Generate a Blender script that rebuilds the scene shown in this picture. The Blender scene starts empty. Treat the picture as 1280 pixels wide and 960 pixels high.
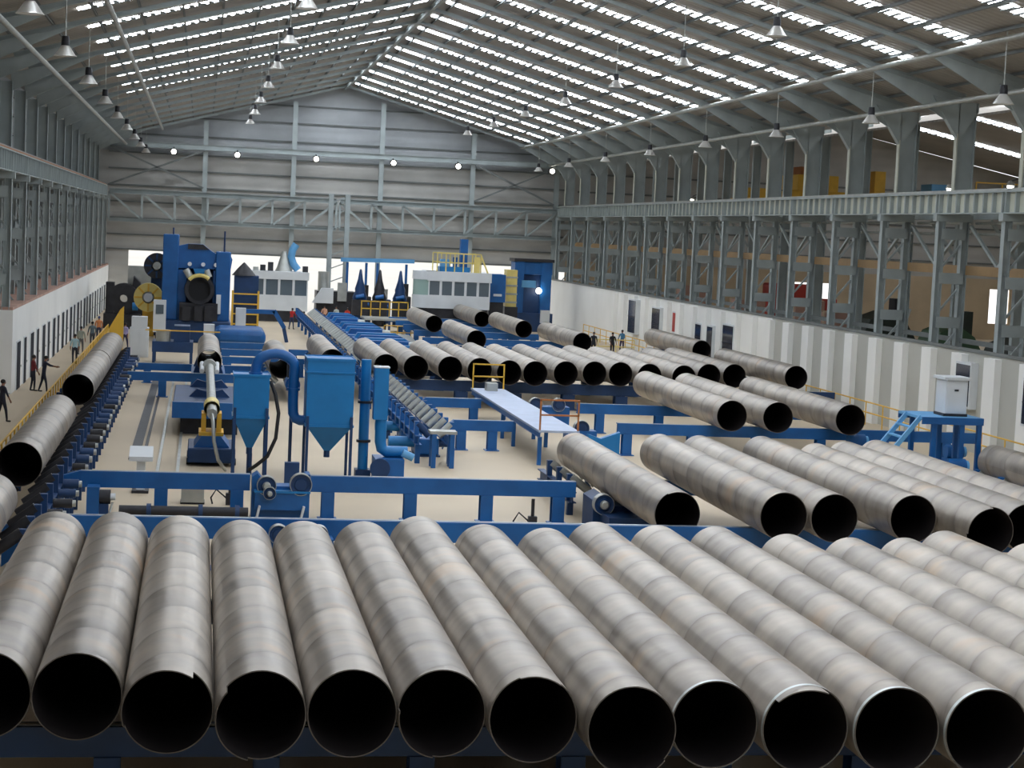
import bpy, bmesh, math, random
from mathutils import Vector, Matrix
random.seed(7)
scn = bpy.context.scene
col = scn.collection
PI = math.pi

# ------------------------------------------------------------------ camera
F, W_, CAMH, ROLL = 2300.0, 1280.0, 8.3, 0.0458
fw = Vector((-387/F, 205/F, -1.0)).normalized()          # hall axis (+Y) seen from the lens
hz = Vector((1.0, -ROLL, 0.0))
ax = (hz - fw*hz.dot(fw)).normalized()
az = ax.cross(fw)
cam_d = bpy.data.cameras.new('camera')
cam_d.sensor_fit = 'HORIZONTAL'; cam_d.sensor_width = 36.0
cam_d.lens = 36.0*F/W_
cam_d.clip_end = 3000
cam = bpy.data.objects.new('camera', cam_d); col.objects.link(cam)
cam.matrix_world = Matrix.Translation((0, 0, CAMH)) @ Matrix((ax, fw, az)).to_4x4()
scn.camera = cam

# ------------------------------------------------------------------ light and exposure
scn.view_settings.view_transform = 'Standard'
scn.view_settings.look = 'None'
scn.view_settings.exposure = 0.0
scn.view_settings.gamma = 1.0
scn.view_settings.use_curve_mapping = False
SKYLIGHT = 25.0          # daylight through the translucent roof sheets
SKYLIGHT_B = 13.0        # the same in the neighbouring bay
wd = bpy.data.worlds.new('sky'); scn.world = wd; wd.use_nodes = True
bg = wd.node_tree.nodes['Background']
bg.inputs[0].default_value = (0.93, 0.96, 1.0, 1); bg.inputs[1].default_value = 1.6

# ------------------------------------------------------------------ materials
def lin(c):
    f = lambda u: u/12.92 if u <= .04045 else ((u+.055)/1.055)**2.4
    return tuple(f(x/255.0) for x in c)
def mat(name, rgb, rough=.6, metal=0.0, var=.0, scale=1.0, bump=0.0, spec=.5):
    """painted / plain surface, rgb in 0-255; var = amount of soft procedural mottling"""
    m = bpy.data.materials.new(name); m.use_nodes = True
    nt = m.node_tree; b = nt.nodes['Principled BSDF']
    c = lin(rgb)
    b.inputs['Base Color'].default_value = (*c, 1)
    b.inputs['Roughness'].default_value = rough; b.inputs['Metallic'].default_value = metal
    b.inputs['Specular IOR Level'].default_value = spec
    if var:
        tc = nt.nodes.new('ShaderNodeTexCoord'); n = nt.nodes.new('ShaderNodeTexNoise')
        n.inputs['Scale'].default_value = scale; n.inputs['Detail'].default_value = 5
        r = nt.nodes.new('ShaderNodeValToRGB')
        r.color_ramp.elements[0].position = .3; r.color_ramp.elements[1].position = .7
        r.color_ramp.elements[0].color = (*[x*(1-var) for x in c], 1)
        r.color_ramp.elements[1].color = (*[min(1, x*(1+var)) for x in c], 1)
        nt.links.new(tc.outputs['Object'], n.inputs['Vector']); nt.links.new(n.outputs[0], r.inputs[0])
        nt.links.new(r.outputs[0], b.inputs['Base Color'])
        if bump:
            bp = nt.nodes.new('ShaderNodeBump'); bp.inputs['Strength'].default_value = bump
            nt.links.new(n.outputs[0], bp.inputs['Height']); nt.links.new(bp.outputs[0], b.inputs['Normal'])
    return m
def emit(name, rgb, strength):
    m = bpy.data.materials.new(name); m.use_nodes = True
    nt = m.node_tree; b = nt.nodes['Principled BSDF']
    b.inputs['Base Color'].default_value = (*lin(rgb), 1)
    b.inputs['Emission Color'].default_value = (*lin(rgb), 1)
    b.inputs['Emission Strength'].default_value = strength
    return m
def ribbed(name, rgb, axis, pitch, rough=.6, depth=.6, var=.12):
    """profiled metal sheet: ribs across one object axis"""
    m = mat(name, rgb, rough, 0, var, .35)
    nt = m.node_tree; b = nt.nodes['Principled BSDF']
    tc = nt.nodes.new('ShaderNodeTexCoord'); sx = nt.nodes.new('ShaderNodeSeparateXYZ')
    mu = nt.nodes.new('ShaderNodeMath'); mu.operation = 'MULTIPLY'; mu.inputs[1].default_value = 2*PI/pitch
    sn = nt.nodes.new('ShaderNodeMath'); sn.operation = 'SINE'
    bp = nt.nodes.new('ShaderNodeBump'); bp.inputs['Strength'].default_value = depth; bp.inputs['Distance'].default_value = .03
    nt.links.new(tc.outputs['Object'], sx.inputs[0]); nt.links.new(sx.outputs['XYZ'.index(axis)], mu.inputs[0])
    nt.links.new(mu.outputs[0], sn.inputs[0]); nt.links.new(sn.outputs[0], bp.inputs['Height'])
    nt.links.new(bp.outputs[0], b.inputs['Normal'])
    return m
def pipe_material():
    """bare spiral-welded steel: helical weld bead, bands of the strip, mill-scale mottling, some rust"""
    m = bpy.data.materials.new('spiral_steel'); m.use_nodes = True
    nt = m.node_tree; N = nt.nodes; L = nt.links; b = N['Principled BSDF']
    def math_(op, a, c=None):
        n = N.new('ShaderNodeMath'); n.operation = op
        for i, v in enumerate((a, c)):
            if v is None: continue
            if isinstance(v, (int, float)): n.inputs[i].default_value = v
            else: L.new(v, n.inputs[i])
        return n.outputs[0]
    tc = N.new('ShaderNodeTexCoord'); s = N.new('ShaderNodeSeparateXYZ'); L.new(tc.outputs['Object'], s.inputs[0])
    ang = math_('DIVIDE', math_('ARCTAN2', s.outputs[2], s.outputs[0]), 2*PI)
    oi = N.new('ShaderNodeObjectInfo')
    turn = math_('ADD', math_('ADD', math_('DIVIDE', s.outputs[1], 1.55), ang), math_('MULTIPLY', oi.outputs['Random'], 3.0))
    fr = math_('FRACT', turn)
    d = math_('ABSOLUTE', math_('SUBTRACT', fr, .5))           # .5 at the seam, 0 in mid strip
    seam = math_('GREATER_THAN', d, .484)
    no = N.new('ShaderNodeTexNoise'); no.inputs['Scale'].default_value = 1.1; no.inputs['Detail'].default_value = 6
    mp = N.new('ShaderNodeMapping'); mp.inputs['Scale'].default_value = (1.0, 1.6, 1.0)
    cmb = N.new('ShaderNodeVectorMath'); cmb.operation = 'ADD'
    L.new(tc.outputs['Object'], mp.inputs[0]); L.new(mp.outputs[0], cmb.inputs[0]); L.new(oi.outputs['Location'], cmb.inputs[1])
    L.new(cmb.outputs[0], no.inputs['Vector'])
    # strip tone: each turn a slightly different grey
    wn = N.new('ShaderNodeTexWhiteNoise'); wn.noise_dimensions = '1D'; L.new(math_('FLOOR', turn), wn.inputs['W'])
    ramp = N.new('ShaderNodeValToRGB')
    e = ramp.color_ramp.elements
    e[0].position = .25; e[0].color = (*lin((132, 124, 115)), 1)
    e[1].position = .75; e[1].color = (*lin((192, 182, 168)), 1)
    tone = math_('ADD', math_('MULTIPLY', no.outputs[0], .75), math_('MULTIPLY', wn.outputs[0], .18))
    tone = math_('ADD', tone, math_('MULTIPLY', oi.outputs['Random'], .10))
    tone = math_('SUBTRACT', tone, math_('MULTIPLY', math_('POWER', math_('MULTIPLY', d, 2.0), 6.0), .16))
    L.new(tone, ramp.inputs[0])
    # rust bloom
    n2 = N.new('ShaderNodeTexNoise'); n2.inputs['Scale'].default_value = .55; n2.inputs['Detail'].default_value = 3
    L.new(cmb.outputs[0], n2.inputs['Vector'])
    rr = N.new('ShaderNodeValToRGB'); rr.color_ramp.elements[0].position = .60; rr.color_ramp.elements[1].position = .74
    L.new(n2.outputs[0], rr.inputs[0])
    mx = N.new('ShaderNodeMix'); mx.data_type = 'RGBA'
    L.new(math_('MULTIPLY', rr.outputs[0], .42), mx.inputs[0]); L.new(ramp.outputs[0], mx.inputs[6]); mx.inputs[7].default_value = (*lin((186, 150, 108)), 1)
    m2 = N.new('ShaderNodeMix'); m2.data_type = 'RGBA'
    L.new(math_('MULTIPLY', seam, .28), m2.inputs[0]); L.new(mx.outputs[2], m2.inputs[6]); m2.inputs[7].default_value = (*lin((112, 104, 98)), 1)
    L.new(m2.outputs[2], b.inputs['Base Color'])
    b.inputs['Metallic'].default_value = .5; b.inputs['Roughness'].default_value = .40
    ro = math_('ADD', math_('MULTIPLY', no.outputs[0], .24), .27); L.new(ro, b.inputs['Roughness'])
    # the strip is slightly dished and the bead stands proud
    hgt = math_('ADD', math_('MULTIPLY', math_('POWER', math_('MULTIPLY', d, 2.0), 3.0), 1.0), math_('MULTIPLY', seam, .5))
    n3 = N.new('ShaderNodeTexNoise'); n3.inputs['Scale'].default_value = 1.3; n3.inputs['Detail'].default_value = 1
    L.new(cmb.outputs[0], n3.inputs['Vector'])
    hgt = math_('ADD', hgt, math_('MULTIPLY', n3.outputs[0], 1.0))
    bp = N.new('ShaderNodeBump'); bp.inputs['Strength'].default_value = .7; bp.inputs['Distance'].default_value = .03
    L.new(hgt, bp.inputs['Height']); L.new(bp.outputs[0], b.inputs['Normal'])
    return m

M = dict(
    pipe=pipe_material(),
    bore=mat('shaded_mill_scale', (34, 30, 30), .9, 0, .2, 1.0, spec=.1),  # mill scale coloured near black, painting in the shade of the unlit inside
    rim=mat('machined_edge', (206, 212, 210), .35, .5),
    cut=mat('flame_cut_edge', (92, 86, 80), .8, 0, .2, 3.0, spec=.2),
    blue=mat('blue_enamel', (14, 88, 152), .42, 0, .16, 1.3),
    azure=mat('bright_blue_enamel', (20, 116, 178), .4, 0, .12, 1.0),
    sky=mat('pale_blue_paint', (96, 160, 208), .5, 0, .1, 1.0),
    navy=mat('dark_blue_enamel', (14, 54, 98), .5, 0, .2, 1.2),
    grey=mat('grey_structural_paint', (160, 169, 168), .55, 0, .14, .8),
    dgrey=mat('dark_structural_paint', (112, 116, 114), .6, 0, .14, .8),
    pale=mat('pale_girder_paint', (206, 208, 192), .55, 0, .08, 1.0),
    galv=mat('galvanised_steel', (176, 178, 172), .38, .55, .12, 2.0),
    chrome=mat('bright_steel', (205, 205, 208), .22, .85),
    floor=mat('floor_concrete', (198, 181, 154), .6, 0, .10, .12),
    yard=mat('yard_concrete', (214, 208, 198), .9, 0, .05, .05),
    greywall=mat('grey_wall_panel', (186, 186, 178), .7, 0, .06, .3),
    doorp=mat('dark_door_paint', (58, 60, 66), .85, 0, .1, 1.0, spec=.1),
    white=mat('white_plaster', (240, 240, 236), .75, 0, .05, .3),
    whitep=mat('white_enamel', (214, 218, 220), .5, 0, .05, 1.0),
    beige=mat('beige_plaster', (196, 176, 146), .8, 0, .12, .4),
    pink=mat('pink_brick', (186, 150, 134), .85, 0, .15, .8),
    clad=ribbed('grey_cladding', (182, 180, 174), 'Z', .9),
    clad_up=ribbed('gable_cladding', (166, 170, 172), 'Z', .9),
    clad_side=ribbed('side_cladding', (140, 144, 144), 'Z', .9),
    roof=ribbed('roof_sheet', (160, 154, 145), 'Y', .5, .55),
    yellow=mat('yellow_paint', (222, 176, 58), .5, 0, .1, 2.0),
    ltyellow=mat('pale_yellow_paint', (226, 206, 122), .5, 0, .08, 2.0),
    orange=mat('orange_rail_paint', (168, 104, 52), .6, 0, .15, 1.0),
    ochre=mat('ochre_beam_paint', (150, 122, 84), .6, 0, .15, 1.0),
    red=mat('red_enamel', (176, 52, 38), .5, 0, .15, 1.2),
    black=mat('black_rubber', (24, 24, 27), .6),
    dark=mat('dark_machine_metal', (48, 48, 52), .5, .3, .3, 2.0),
    green=mat('green_enamel', (58, 92, 62), .5, 0, .2, 1.5),
    dgreen=mat('dark_green_enamel', (40, 50, 42), .55, 0, .2, 1.5),
    glass=mat('window_glass', (92, 104, 112), .08, 0, spec=.8),
    gglass=mat('green_tinted_glass', (150, 176, 168), .1, 0, spec=.8),
    dglass=mat('dark_window_glass', (40, 46, 62), .1, 0, spec=.7),
    steelplate=mat('walkway_plate', (170, 182, 204), .45, .2, .08, 1.5),
    day=emit('translucent_daylight', (236, 244, 255), SKYLIGHT),
    dayb=emit('translucent_daylight_bay', (236, 244, 255), SKYLIGHT_B),
    lit=emit('lit_lamp_lens', (255, 250, 236), 12.0),
    lens=mat('lamp_lens', (230, 232, 232), .3),
    reflector=mat('lamp_reflector', (198, 196, 190), .3, .3),
    daywin=emit('daylit_glazing', (250, 250, 250), 1.6),
    skin=mat('skin', (134, 92, 70), .6),
    hair=mat('black_hair', (22, 18, 17), .7),
    shoe=mat('dark_shoe', (26, 24, 24), .6),
)
def cloth(rgb):
    k = 'cloth_%d_%d_%d' % rgb
    if k not in M: M[k] = mat('cloth', rgb, .85, 0, .12, 6.0)
    return M[k]

# ------------------------------------------------------------------ mesh helpers (world coordinates)
class MB:
    def __init__(s): s.v = []; s.f = []; s.m = []
    def add(s, vs, fs, mi=0):
        n = len(s.v); s.v += [tuple(v) for v in vs]; s.f += [tuple(i+n for i in f) for f in fs]; s.m += [mi]*len(fs)
        return s
    def box(s, x0, x1, y0, y1, z0, z1, mi=0):
        vs = [(x, y, z) for z in (z0, z1) for y in (y0, y1) for x in (x0, x1)]
        return s.add(vs, [(0, 2, 3, 1), (4, 5, 7, 6), (0, 1, 5, 4), (2, 6, 7, 3), (0, 4, 6, 2), (1, 3, 7, 5)], mi)
    def frame(s, p, q, up=(0, 0, 1)):
        p, q = Vector(p), Vector(q); d = (q-p).normalized(); u = Vector(up)
        if abs(d.dot(u)) > .98: u = Vector((1, 0, 0)) if abs(d.x) < .9 else Vector((0, 1, 0))
        a = d.cross(u).normalized(); b = a.cross(d).normalized()
        return p, q, a, b
    def bar(s, p, q, w, h=None, up=(0, 0, 1), mi=0):
        h = w if h is None else h
        p, q, a, b = s.frame(p, q, up)
        vs = [c + a*(i*w/2) + b*(j*h/2) for c in (p, q) for i, j in ((-1, -1), (1, -1), (1, 1), (-1, 1))]
        return s.add(vs, [(0, 1, 2, 3), (7, 6, 5, 4), (0, 4, 5, 1), (1, 5, 6, 2), (2, 6, 7, 3), (3, 7, 4, 0)], mi)
    def ibar(s, p, q, w, h, t=.03, up=(0, 0, 1), mi=0):
        p, q, a, b = s.frame(p, q, up)
        s.bar(p, q, t, h-2*t, up, mi)
        for sg in (-1, 1): s.bar(p+b*(sg*(h/2-t/2)), q+b*(sg*(h/2-t/2)), w, t, up, mi)
        return s
    def tube(s, p, q, r, n=12, r2=None, caps=True, mi=0):
        r2 = r if r2 is None else r2
        p, q, a, b = s.frame(p, q)
        vs = []
        for c, rr in ((p, r), (q, r2)):
            for i in range(n):
                t = 2*PI*i/n; vs.append(c + a*(rr*math.cos(t)) + b*(rr*math.sin(t)))
        fs = [(i, (i+1) % n, n+(i+1) % n, n+i) for i in range(n)]
        if caps: fs += [tuple(range(n-1, -1, -1)), tuple(range(n, 2*n))]
        return s.add(vs, fs, mi)
    def path(s, pts, r, n=10, mi=0):
        pts = [Vector(p) for p in pts]; rings = []; vs = []; ref = None
        for i, p in enumerate(pts):
            d = (pts[min(i+1, len(pts)-1)] - pts[max(i-1, 0)]).normalized()
            if ref is None: ref = Vector((0, 0, 1)) if abs(d.z) < .9 else Vector((0, 1, 0))
            a = d.cross(ref).normalized(); b = a.cross(d).normalized(); ref = b
            vs += [p + a*(r*math.cos(2*PI*k/n)) + b*(r*math.sin(2*PI*k/n)) for k in range(n)]
        fs = []
        for i in range(len(pts)-1):
            fs += [(i*n+k, i*n+(k+1) % n, (i+1)*n+(k+1) % n, (i+1)*n+k) for k in range(n)]
        fs += [tuple(range(n-1, -1, -1)), tuple(range((len(pts)-1)*n, len(pts)*n))]
        return s.add(vs, fs, mi)
    def lathe(s, c, prof, axis='Z', n=20, mi=0):
        c = Vector(c); vs = []
        for r, h in prof:
            for k in range(n):
                t = 2*PI*k/n; u, w = r*math.cos(t), r*math.sin(t)
                vs.append(c + Vector({'Z': (u, w, h), 'Y': (u, h, w), 'X': (h, u, w)}[axis]))
        fs = []
        for i in range(len(prof)-1):
            fs += [(i*n+k, i*n+(k+1) % n, (i+1)*n+(k+1) % n, (i+1)*n+k) for k in range(n)]
        return s.add(vs, fs, mi)
    def prism(s, poly, axis, a0, a1, mi=0):
        """poly in the two other axes (X: y,z  Y: x,z  Z: x,y)"""
        n = len(poly)
        def P(u, w, a): return {'X': (a, u, w), 'Y': (u, a, w), 'Z': (u, w, a)}[axis]
        vs = [P(u, w, a0) for u, w in poly] + [P(u, w, a1) for u, w in poly]
        fs = [tuple(range(n)), tuple(range(2*n-1, n-1, -1))] + [(i, n+i, n+(i+1) % n, (i+1) % n) for i in range(n)]
        return s.add(vs, fs, mi)
    def sphere(s, c, rx, ry=None, rz=None, n=12, mi=0):
        ry = rx if ry is None else ry; rz = rx if rz is None else rz
        c = Vector(c); vs = [c+Vector((0, 0, rz))]; m = n//2
        for j in range(1, m):
            t = PI*j/m
            vs += [c + Vector((rx*math.sin(t)*math.cos(2*PI*k/n), ry*math.sin(t)*math.sin(2*PI*k/n), rz*math.cos(t))) for k in range(n)]
        vs.append(c-Vector((0, 0, rz)))
        fs = [(0, 1+k, 1+(k+1) % n) for k in range(n)]
        for j in range(m-2): fs += [(1+j*n+k, 1+(j+1)*n+k, 1+(j+1)*n+(k+1) % n, 1+j*n+(k+1) % n) for k in range(n)]
        e = len(vs)-1; fs += [(e, 1+(m-2)*n+(k+1) % n, 1+(m-2)*n+k) for k in range(n)]
        return s.add(vs, fs, mi)
    def build(s, name, mt, parent=None, origin=None, bevel=0):
        o3 = Vector(origin) if origin is not None else (wloc(parent) if parent else Vector((0, 0, 0)))
        me = bpy.data.meshes.new(name)
        me.from_pydata([tuple(Vector(v)-o3) for v in s.v], [], s.f)
        mts = mt if isinstance(mt, (list, tuple)) else [mt]
        for k in mts: me.materials.append(M[k] if isinstance(k, str) else k)
        me.polygons.foreach_set('material_index', s.m)
        bm = bmesh.new(); bm.from_mesh(me); bmesh.ops.recalc_face_normals(bm, faces=bm.faces); bm.to_mesh(me); bm.free()
        me.polygons.foreach_set('use_smooth', [True]*len(me.polygons))
        me.set_sharp_from_angle(angle=math.radians(40))
        o = bpy.data.objects.new(name, me); col.objects.link(o)
        if parent: o.parent = parent; o.location = o3 - wloc(parent)
        else: o.location = o3
        if bevel:
            bv = o.modifiers.new('bevel', 'BEVEL'); bv.width = bevel; bv.segments = 2; bv.limit_method = 'ANGLE'
        return o
def wloc(o):
    p = Vector((0, 0, 0))
    while o: p += o.location; o = o.parent
    return p
def tag(o, label, cat, group=None, kind=None):
    o['label'] = label; o['category'] = cat
    if group: o['group'] = group
    if kind: o['kind'] = kind
    return o
def thing(name, loc, label, cat, group=None):
    o = bpy.data.objects.new(name, None); col.objects.link(o); o.location = loc
    o.empty_display_size = .2
    return tag(o, label, cat, group)
def structure(o): o['kind'] = 'structure'; return o
def clone(t, loc, label, group=None):
    r = t.copy(); col.objects.link(r); r.location = loc; r['label'] = label
    if group: r['group'] = group
    for ch in list(t.children):
        c = ch.copy(); col.objects.link(c); c.parent = r
        for g in list(ch.children):
            d = g.copy(); col.objects.link(d); d.parent = c
    return r
ORD = ['first', 'second', 'third', 'fourth', 'fifth', 'sixth', 'seventh', 'eighth', 'ninth', 'tenth', 'eleventh', 'twelfth',
       'thirteenth', 'fourteenth', 'fifteenth', 'sixteenth', 'seventeenth', 'eighteenth', 'nineteenth', 'twentieth',
       'twenty-first', 'twenty-second', 'twenty-third', 'twenty-fourth', 'twenty-fifth', 'twenty-sixth', 'twenty-seventh', 'twenty-eighth']
def Z2(*a): return MB().box(*a)

# ------------------------------------------------------------------ dimensions of the hall
XL, XR, XC = -8.9, 34.0, 12.7
LX = -10.2                                              # upper side cladding on the left
YE, YN = 173.0, -8.0
ZR, SL = 21.4, 0.272                                    # ridge height and roof slope
def roofz(x): return ZR - abs(x-XC)*SL
X2, XC2 = 81.0, 58.5                                    # the neighbouring bay
STN = [72.4+7.0*k for k in range(15)]                   # column stations in view
BAY2R = 37.0

# ------------------------------------------------------------------ floor, roof, walls
structure(Z2(-30, X2, YN, YE+.3, -.3, 0).build('floor', 'floor'))
structure(Z2(-260, 420, YE+.3, 700, -.45, -.12).build('floor', 'yard'))

def slope(name, x0, z0, x1, z1, y0, y1, mt='roof', th=.12):
    return structure(MB().prism([(x0, z0), (x1, z1), (x1, z1+th), (x0, z0+th)], 'Y', y0, y1).build(name, mt))
cl = slope('ceiling', XL-1.5, roofz(XL-1.5), XC, ZR, YN, YE)
cr = slope('ceiling', XC, ZR, XR+1.6, roofz(XR+1.6), YN, YE)
r2 = lambda x: 20.4-abs(x-XC2)*.2
slope('ceiling', XR+1.6, roofz(XR+1.6)-.4, XC2, r2(XC2), YN, YE)
slope('ceiling', XC2, r2(XC2), X2+.3, r2(X2), YN, YE)
# purlins run the length of the hall under the sheets
for base, xs in ((cl, [XL+.8+k*1.75 for k in range(12)]), (cr, [XC+.9+k*1.75 for k in range(12)])):
    for x in xs:
        MB().ibar((x, YN+.1, roofz(x)-.11), (x, YE-.1, roofz(x)-.11), .09, .13, .02).build('purlin', 'dgrey', base)
rid = MB().ibar((XC, YN+.1, ZR-.3), (XC, YE-.1, ZR-.3), .2, .3).build('purlin', 'grey', cl)

# gable wall with the open strip at its foot
OPEN = 5.25
g = MB().prism([(XL-.3, 14.3), (XR+.3, 14.3), (XR+.3, roofz(XR)), (XC, ZR), (XL-.3, roofz(XL))], 'Y', YE, YE+.2)
structure(g.build('wall_back', 'clad_up'))
g = MB().box(XL-.3, XR+.3, YE, YE+.2, OPEN, 14.3)
g.box(XL-.3, -6.6, YE, YE+.2, 0, OPEN)
g.prism([(LX-.2, 11.2), (XL-.3, 11.2), (XL-.3, roofz(XL-.3)), (LX-.2, roofz(XL-.3))], 'Y', YE, YE+.2)
structure(g.build('wall_back', 'clad'))
g = MB()
for z in (OPEN+.1, 6.7, 8.2, 9.7, 11.2, 12.7, 14.2, 15.9, 17.6, 19.2):
    hw = min(XR-XC, (ZR-.2-z)/SL)
    g.box(max(XL, XC-hw), min(XR, XC+hw), YE-.22, YE, z-.07, z+.07)
structure(g.build('trim_1', 'dgrey'))
# second bay end wall: beige below, grey sheet above, doorways let daylight in
g = MB()
doors2 = [(57.2, 59.4, 3.4, 4.9), (60.0, 60.9, 3.4, 4.9), (77.5, 79.6, 1.6, 5.0), (80.0, 80.7, 1.6, 5.0)]
xs = [XR+.3]+[v for d in doors2 for v in d[:2]]+[X2]
for i in range(0, len(xs), 2): g.box(xs[i], xs[i+1], YE, YE+.2, 0, 6.0)
for x0, x1, z0, z1 in doors2: g.box(x0, x1, YE, YE+.2, 0, z0); g.box(x0, x1, YE, YE+.2, z1, 6.0)
structure(g.build('wall_back', 'beige'))
g = MB().prism([(XR+.3, 6.0), (X2, 6.0), (X2, r2(X2)), (XC2, r2(XC2)), (XR+.3, r2(XR))], 'Y', YE, YE+.2)
structure(g.build('wall_back', 'clad'))
g = MB()
for z in (7.5, 9.2, 10.9, 12.6, 14.3): g.box(XR+1.2, X2, YE-.2, YE, z-.08, z+.08)
structure(g.build('trim_2', 'dgrey'))
g = MB()
for x0, x1, z0, z1 in doors2: g.box(x0-.05, x1+.05, YE+.22, YE+.26, z0, z1)
structure(g.build('window_1', 'daywin'))
# outer walls
structure(Z2(X2, X2+.25, YN, YE, 0, r2(X2)+.2).build('wall_right', 'clad'))
structure(Z2(-30, X2, YN-.3, YN, 0, ZR+.3).build('wall_front', 'clad'))
# upper side cladding on the left, above the crane rail
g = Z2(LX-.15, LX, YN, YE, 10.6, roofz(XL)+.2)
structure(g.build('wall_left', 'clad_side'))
g = MB()
for z in (11.4, 12.4, 13.4, 14.4): g.box(LX, LX+.12, YN, YE, z-.06, z+.06)
structure(g.build('trim_3', 'dgrey'))
structure(Z2(-30, XL-.3, YN, YE, 11.2, 11.4).build('ceiling', 'roof'))
structure(Z2(-30.2, -30, YN, YE, 0, 11.4).build('wall_left', 'beige'))
g = Z2(-30, XL-.3, YE, YE+.2, 0, 11.4)
structure(g.build('wall_back', 'beige'))
# strips of daylight along the lean-to wall
g = MB()
for k in range(22): g.box(-30, -29.94, 20+7*k, 24.6+7*k, 4.6, 7.2)
structure(g.build('window_2', 'daywin'))

# white office block on the left, door after door along its face
OY0, OX = 86.2, -8.35
structure(Z2(-16, OX, OY0, YE-.1, 0, 3.82).build('wall_left', 'white'))
structure(Z2(-15.9, OX-.02, OY0+.05, YE-.15, 3.82, 3.95).build('trim_4', 'pink'))
k = 0; y = 88.0
while y < 168:
    w = 1.0 if k % 2 else 1.5
    d = structure(Z2(OX, OX+.05, y-.05, y+w+.05, 0, 2.28).build('door_%d' % (k+1), 'whitep'))
    Z2(OX+.05, OX+.075, y, y+w, .02, 2.22).build('door_leaf', 'doorp', d)
    Z2(OX+.075, OX+.13, y+w-.16, y+w-.06, 1.0, 1.1).build('door_handle', 'galv', d)
    y += 3.5; k += 1
# boxes stacked on the office roof
for i, (y, h) in enumerate([(93, .9), (101, .6), (107, 1.2), (118, .8), (129, 1.1), (141, .7)]):
    t = thing('wooden_crate', (-12.0, y, 3.95), 'pinkish crate on the left office roof, %s from the front' % ORD[i], 'crate', 'crates on the office roof')
    Z2(-12.8, -11.3, y-1.2, y+1.2, 3.95, 3.95+h).build('crate_body', 'pink', t)
    for yy in (y-1.0, y, y+1.0): Z2(-12.84, -11.26, yy-.06, yy+.06, 3.95, 3.99+h).build('batten', 'beige', t)

# low white wall on the right, in front of the columns, with pilasters, doors and windows
WX, WH = 32.35, 4.2
structure(Z2(WX, WX+.25, 101.4, YE-.1, 0, WH).build('wall_right', 'white'))
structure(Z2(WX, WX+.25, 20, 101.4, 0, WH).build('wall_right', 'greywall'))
structure(Z2(WX-.06, WX+.3, 20, YE-.15, WH, WH+.12).build('trim_5', 'dgrey'))
for i in range(29):
    y = 47.6+3.36*i
    structure(MB().box(WX-.3, WX, y-.55, y+.55, 0, WH-.1).build('trim_%d' % (6+i), 'white'))
wn = [(134.8, 2.55, 2.2, 2.4, 'window'), (127.4, 2.4, 2.2, 2.2, 'window'), (116.0, 2.2, 1.3, 1.6, 'window'), (113.2, 1.5, 1.2, 3.0, 'door'),
      (109.1, 2.25, 2.2, 2.1, 'window'), (73.6, 2.8, 1.4, 1.75, 'window'), (67.0, 2.65, 1.4, 1.7, 'window')]
n = {'window': 10, 'door': 60}
for y, z, w, h, kd in wn:
    x0 = WX-.34
    o = structure(Z2(x0, WX, y-w/2-.1, y+w/2+.1, z-h/2-.1, z+h/2+.1).build('%s_%d' % (kd, n[kd]), 'whitep')); n[kd] += 1
    Z2(x0-.02, x0, y-w/2, y+w/2, z-h/2, z+h/2).build('pane' if kd == 'window' else 'door_leaf', 'dglass', o)
    if kd == 'window': Z2(x0-.04, x0-.02, y-w/2, y+w/2, z-.02, z+.02).build('glazing_bar', 'doorp', o)
    else: Z2(x0-.07, x0-.02, y+.4, y+.5, 1.0, 1.1).build('door_handle', 'galv', o)
t = thing('safety_poster', (WX-.02, 123.2, 1.4), 'red and white poster on the white right wall', 'poster')
Z2(WX-.035, WX-.004, 122.5, 123.9, 1.5, 3.5).build('sheet', 'whitep', t)
Z2(WX-.045, WX-.03, 122.6, 123.8, 2.1, 3.4).build('printed_panel', 'red', t)

# ------------------------------------------------------------------ roof skylights
def skylight(side, y, w, label, group, first=.55):
    sg = -1 if side == 'left' else 1
    x_end = 30.3 if side == 'right' else -5.2
    x0, x1 = XC+sg*first, x_end
    mx = (x0+x1)/2
    t = thing('roof_skylight', (mx, y, roofz(mx)-.06), label, 'skylight', group)
    P = MB()
    P.add([(x0, y-w/2, roofz(x0)-.03), (x1, y-w/2, roofz(x1)-.03), (x1, y+w/2, roofz(x1)-.03), (x0, y+w/2, roofz(x0)-.03)], [(0, 1, 2, 3)])
    P.build('translucent_sheet', 'day', t)
    B = MB(); x = x0+sg*2.4; i = 0
    while abs(x-x1) > .3 and (x-x1)*sg < 0:
        bw = .23 if i % 6 else .4
        B.bar((x, y-w/2-.05, roofz(x)-.06), (x, y+w/2+.05, roofz(x)-.06), bw, .03, up=(0, 0, 1)); x += sg*.42; i += 1
    B.build('batten', 'dgrey', t)
    return t
ys = [-.2+7.0*k for k in range(25)]
vis = [y for y in ys if y > 50]
for y in ys:
    for side in ('right', 'left'):
        if y in vis:
            lb = 'glowing translucent skylight strip on the %s roof slope, %s from the camera' % (side, ORD[vis.index(y)])
        else:
            lb = 'translucent skylight strip on the %s roof slope above the photographer, %s bay' % (side, ORD[ys.index(y)])
        skylight(side, y, 1.0 if side == 'right' else (.8 if not 94 < y < 113 else .5), lb, 'skylight strips on the %s roof slope' % side)
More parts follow.
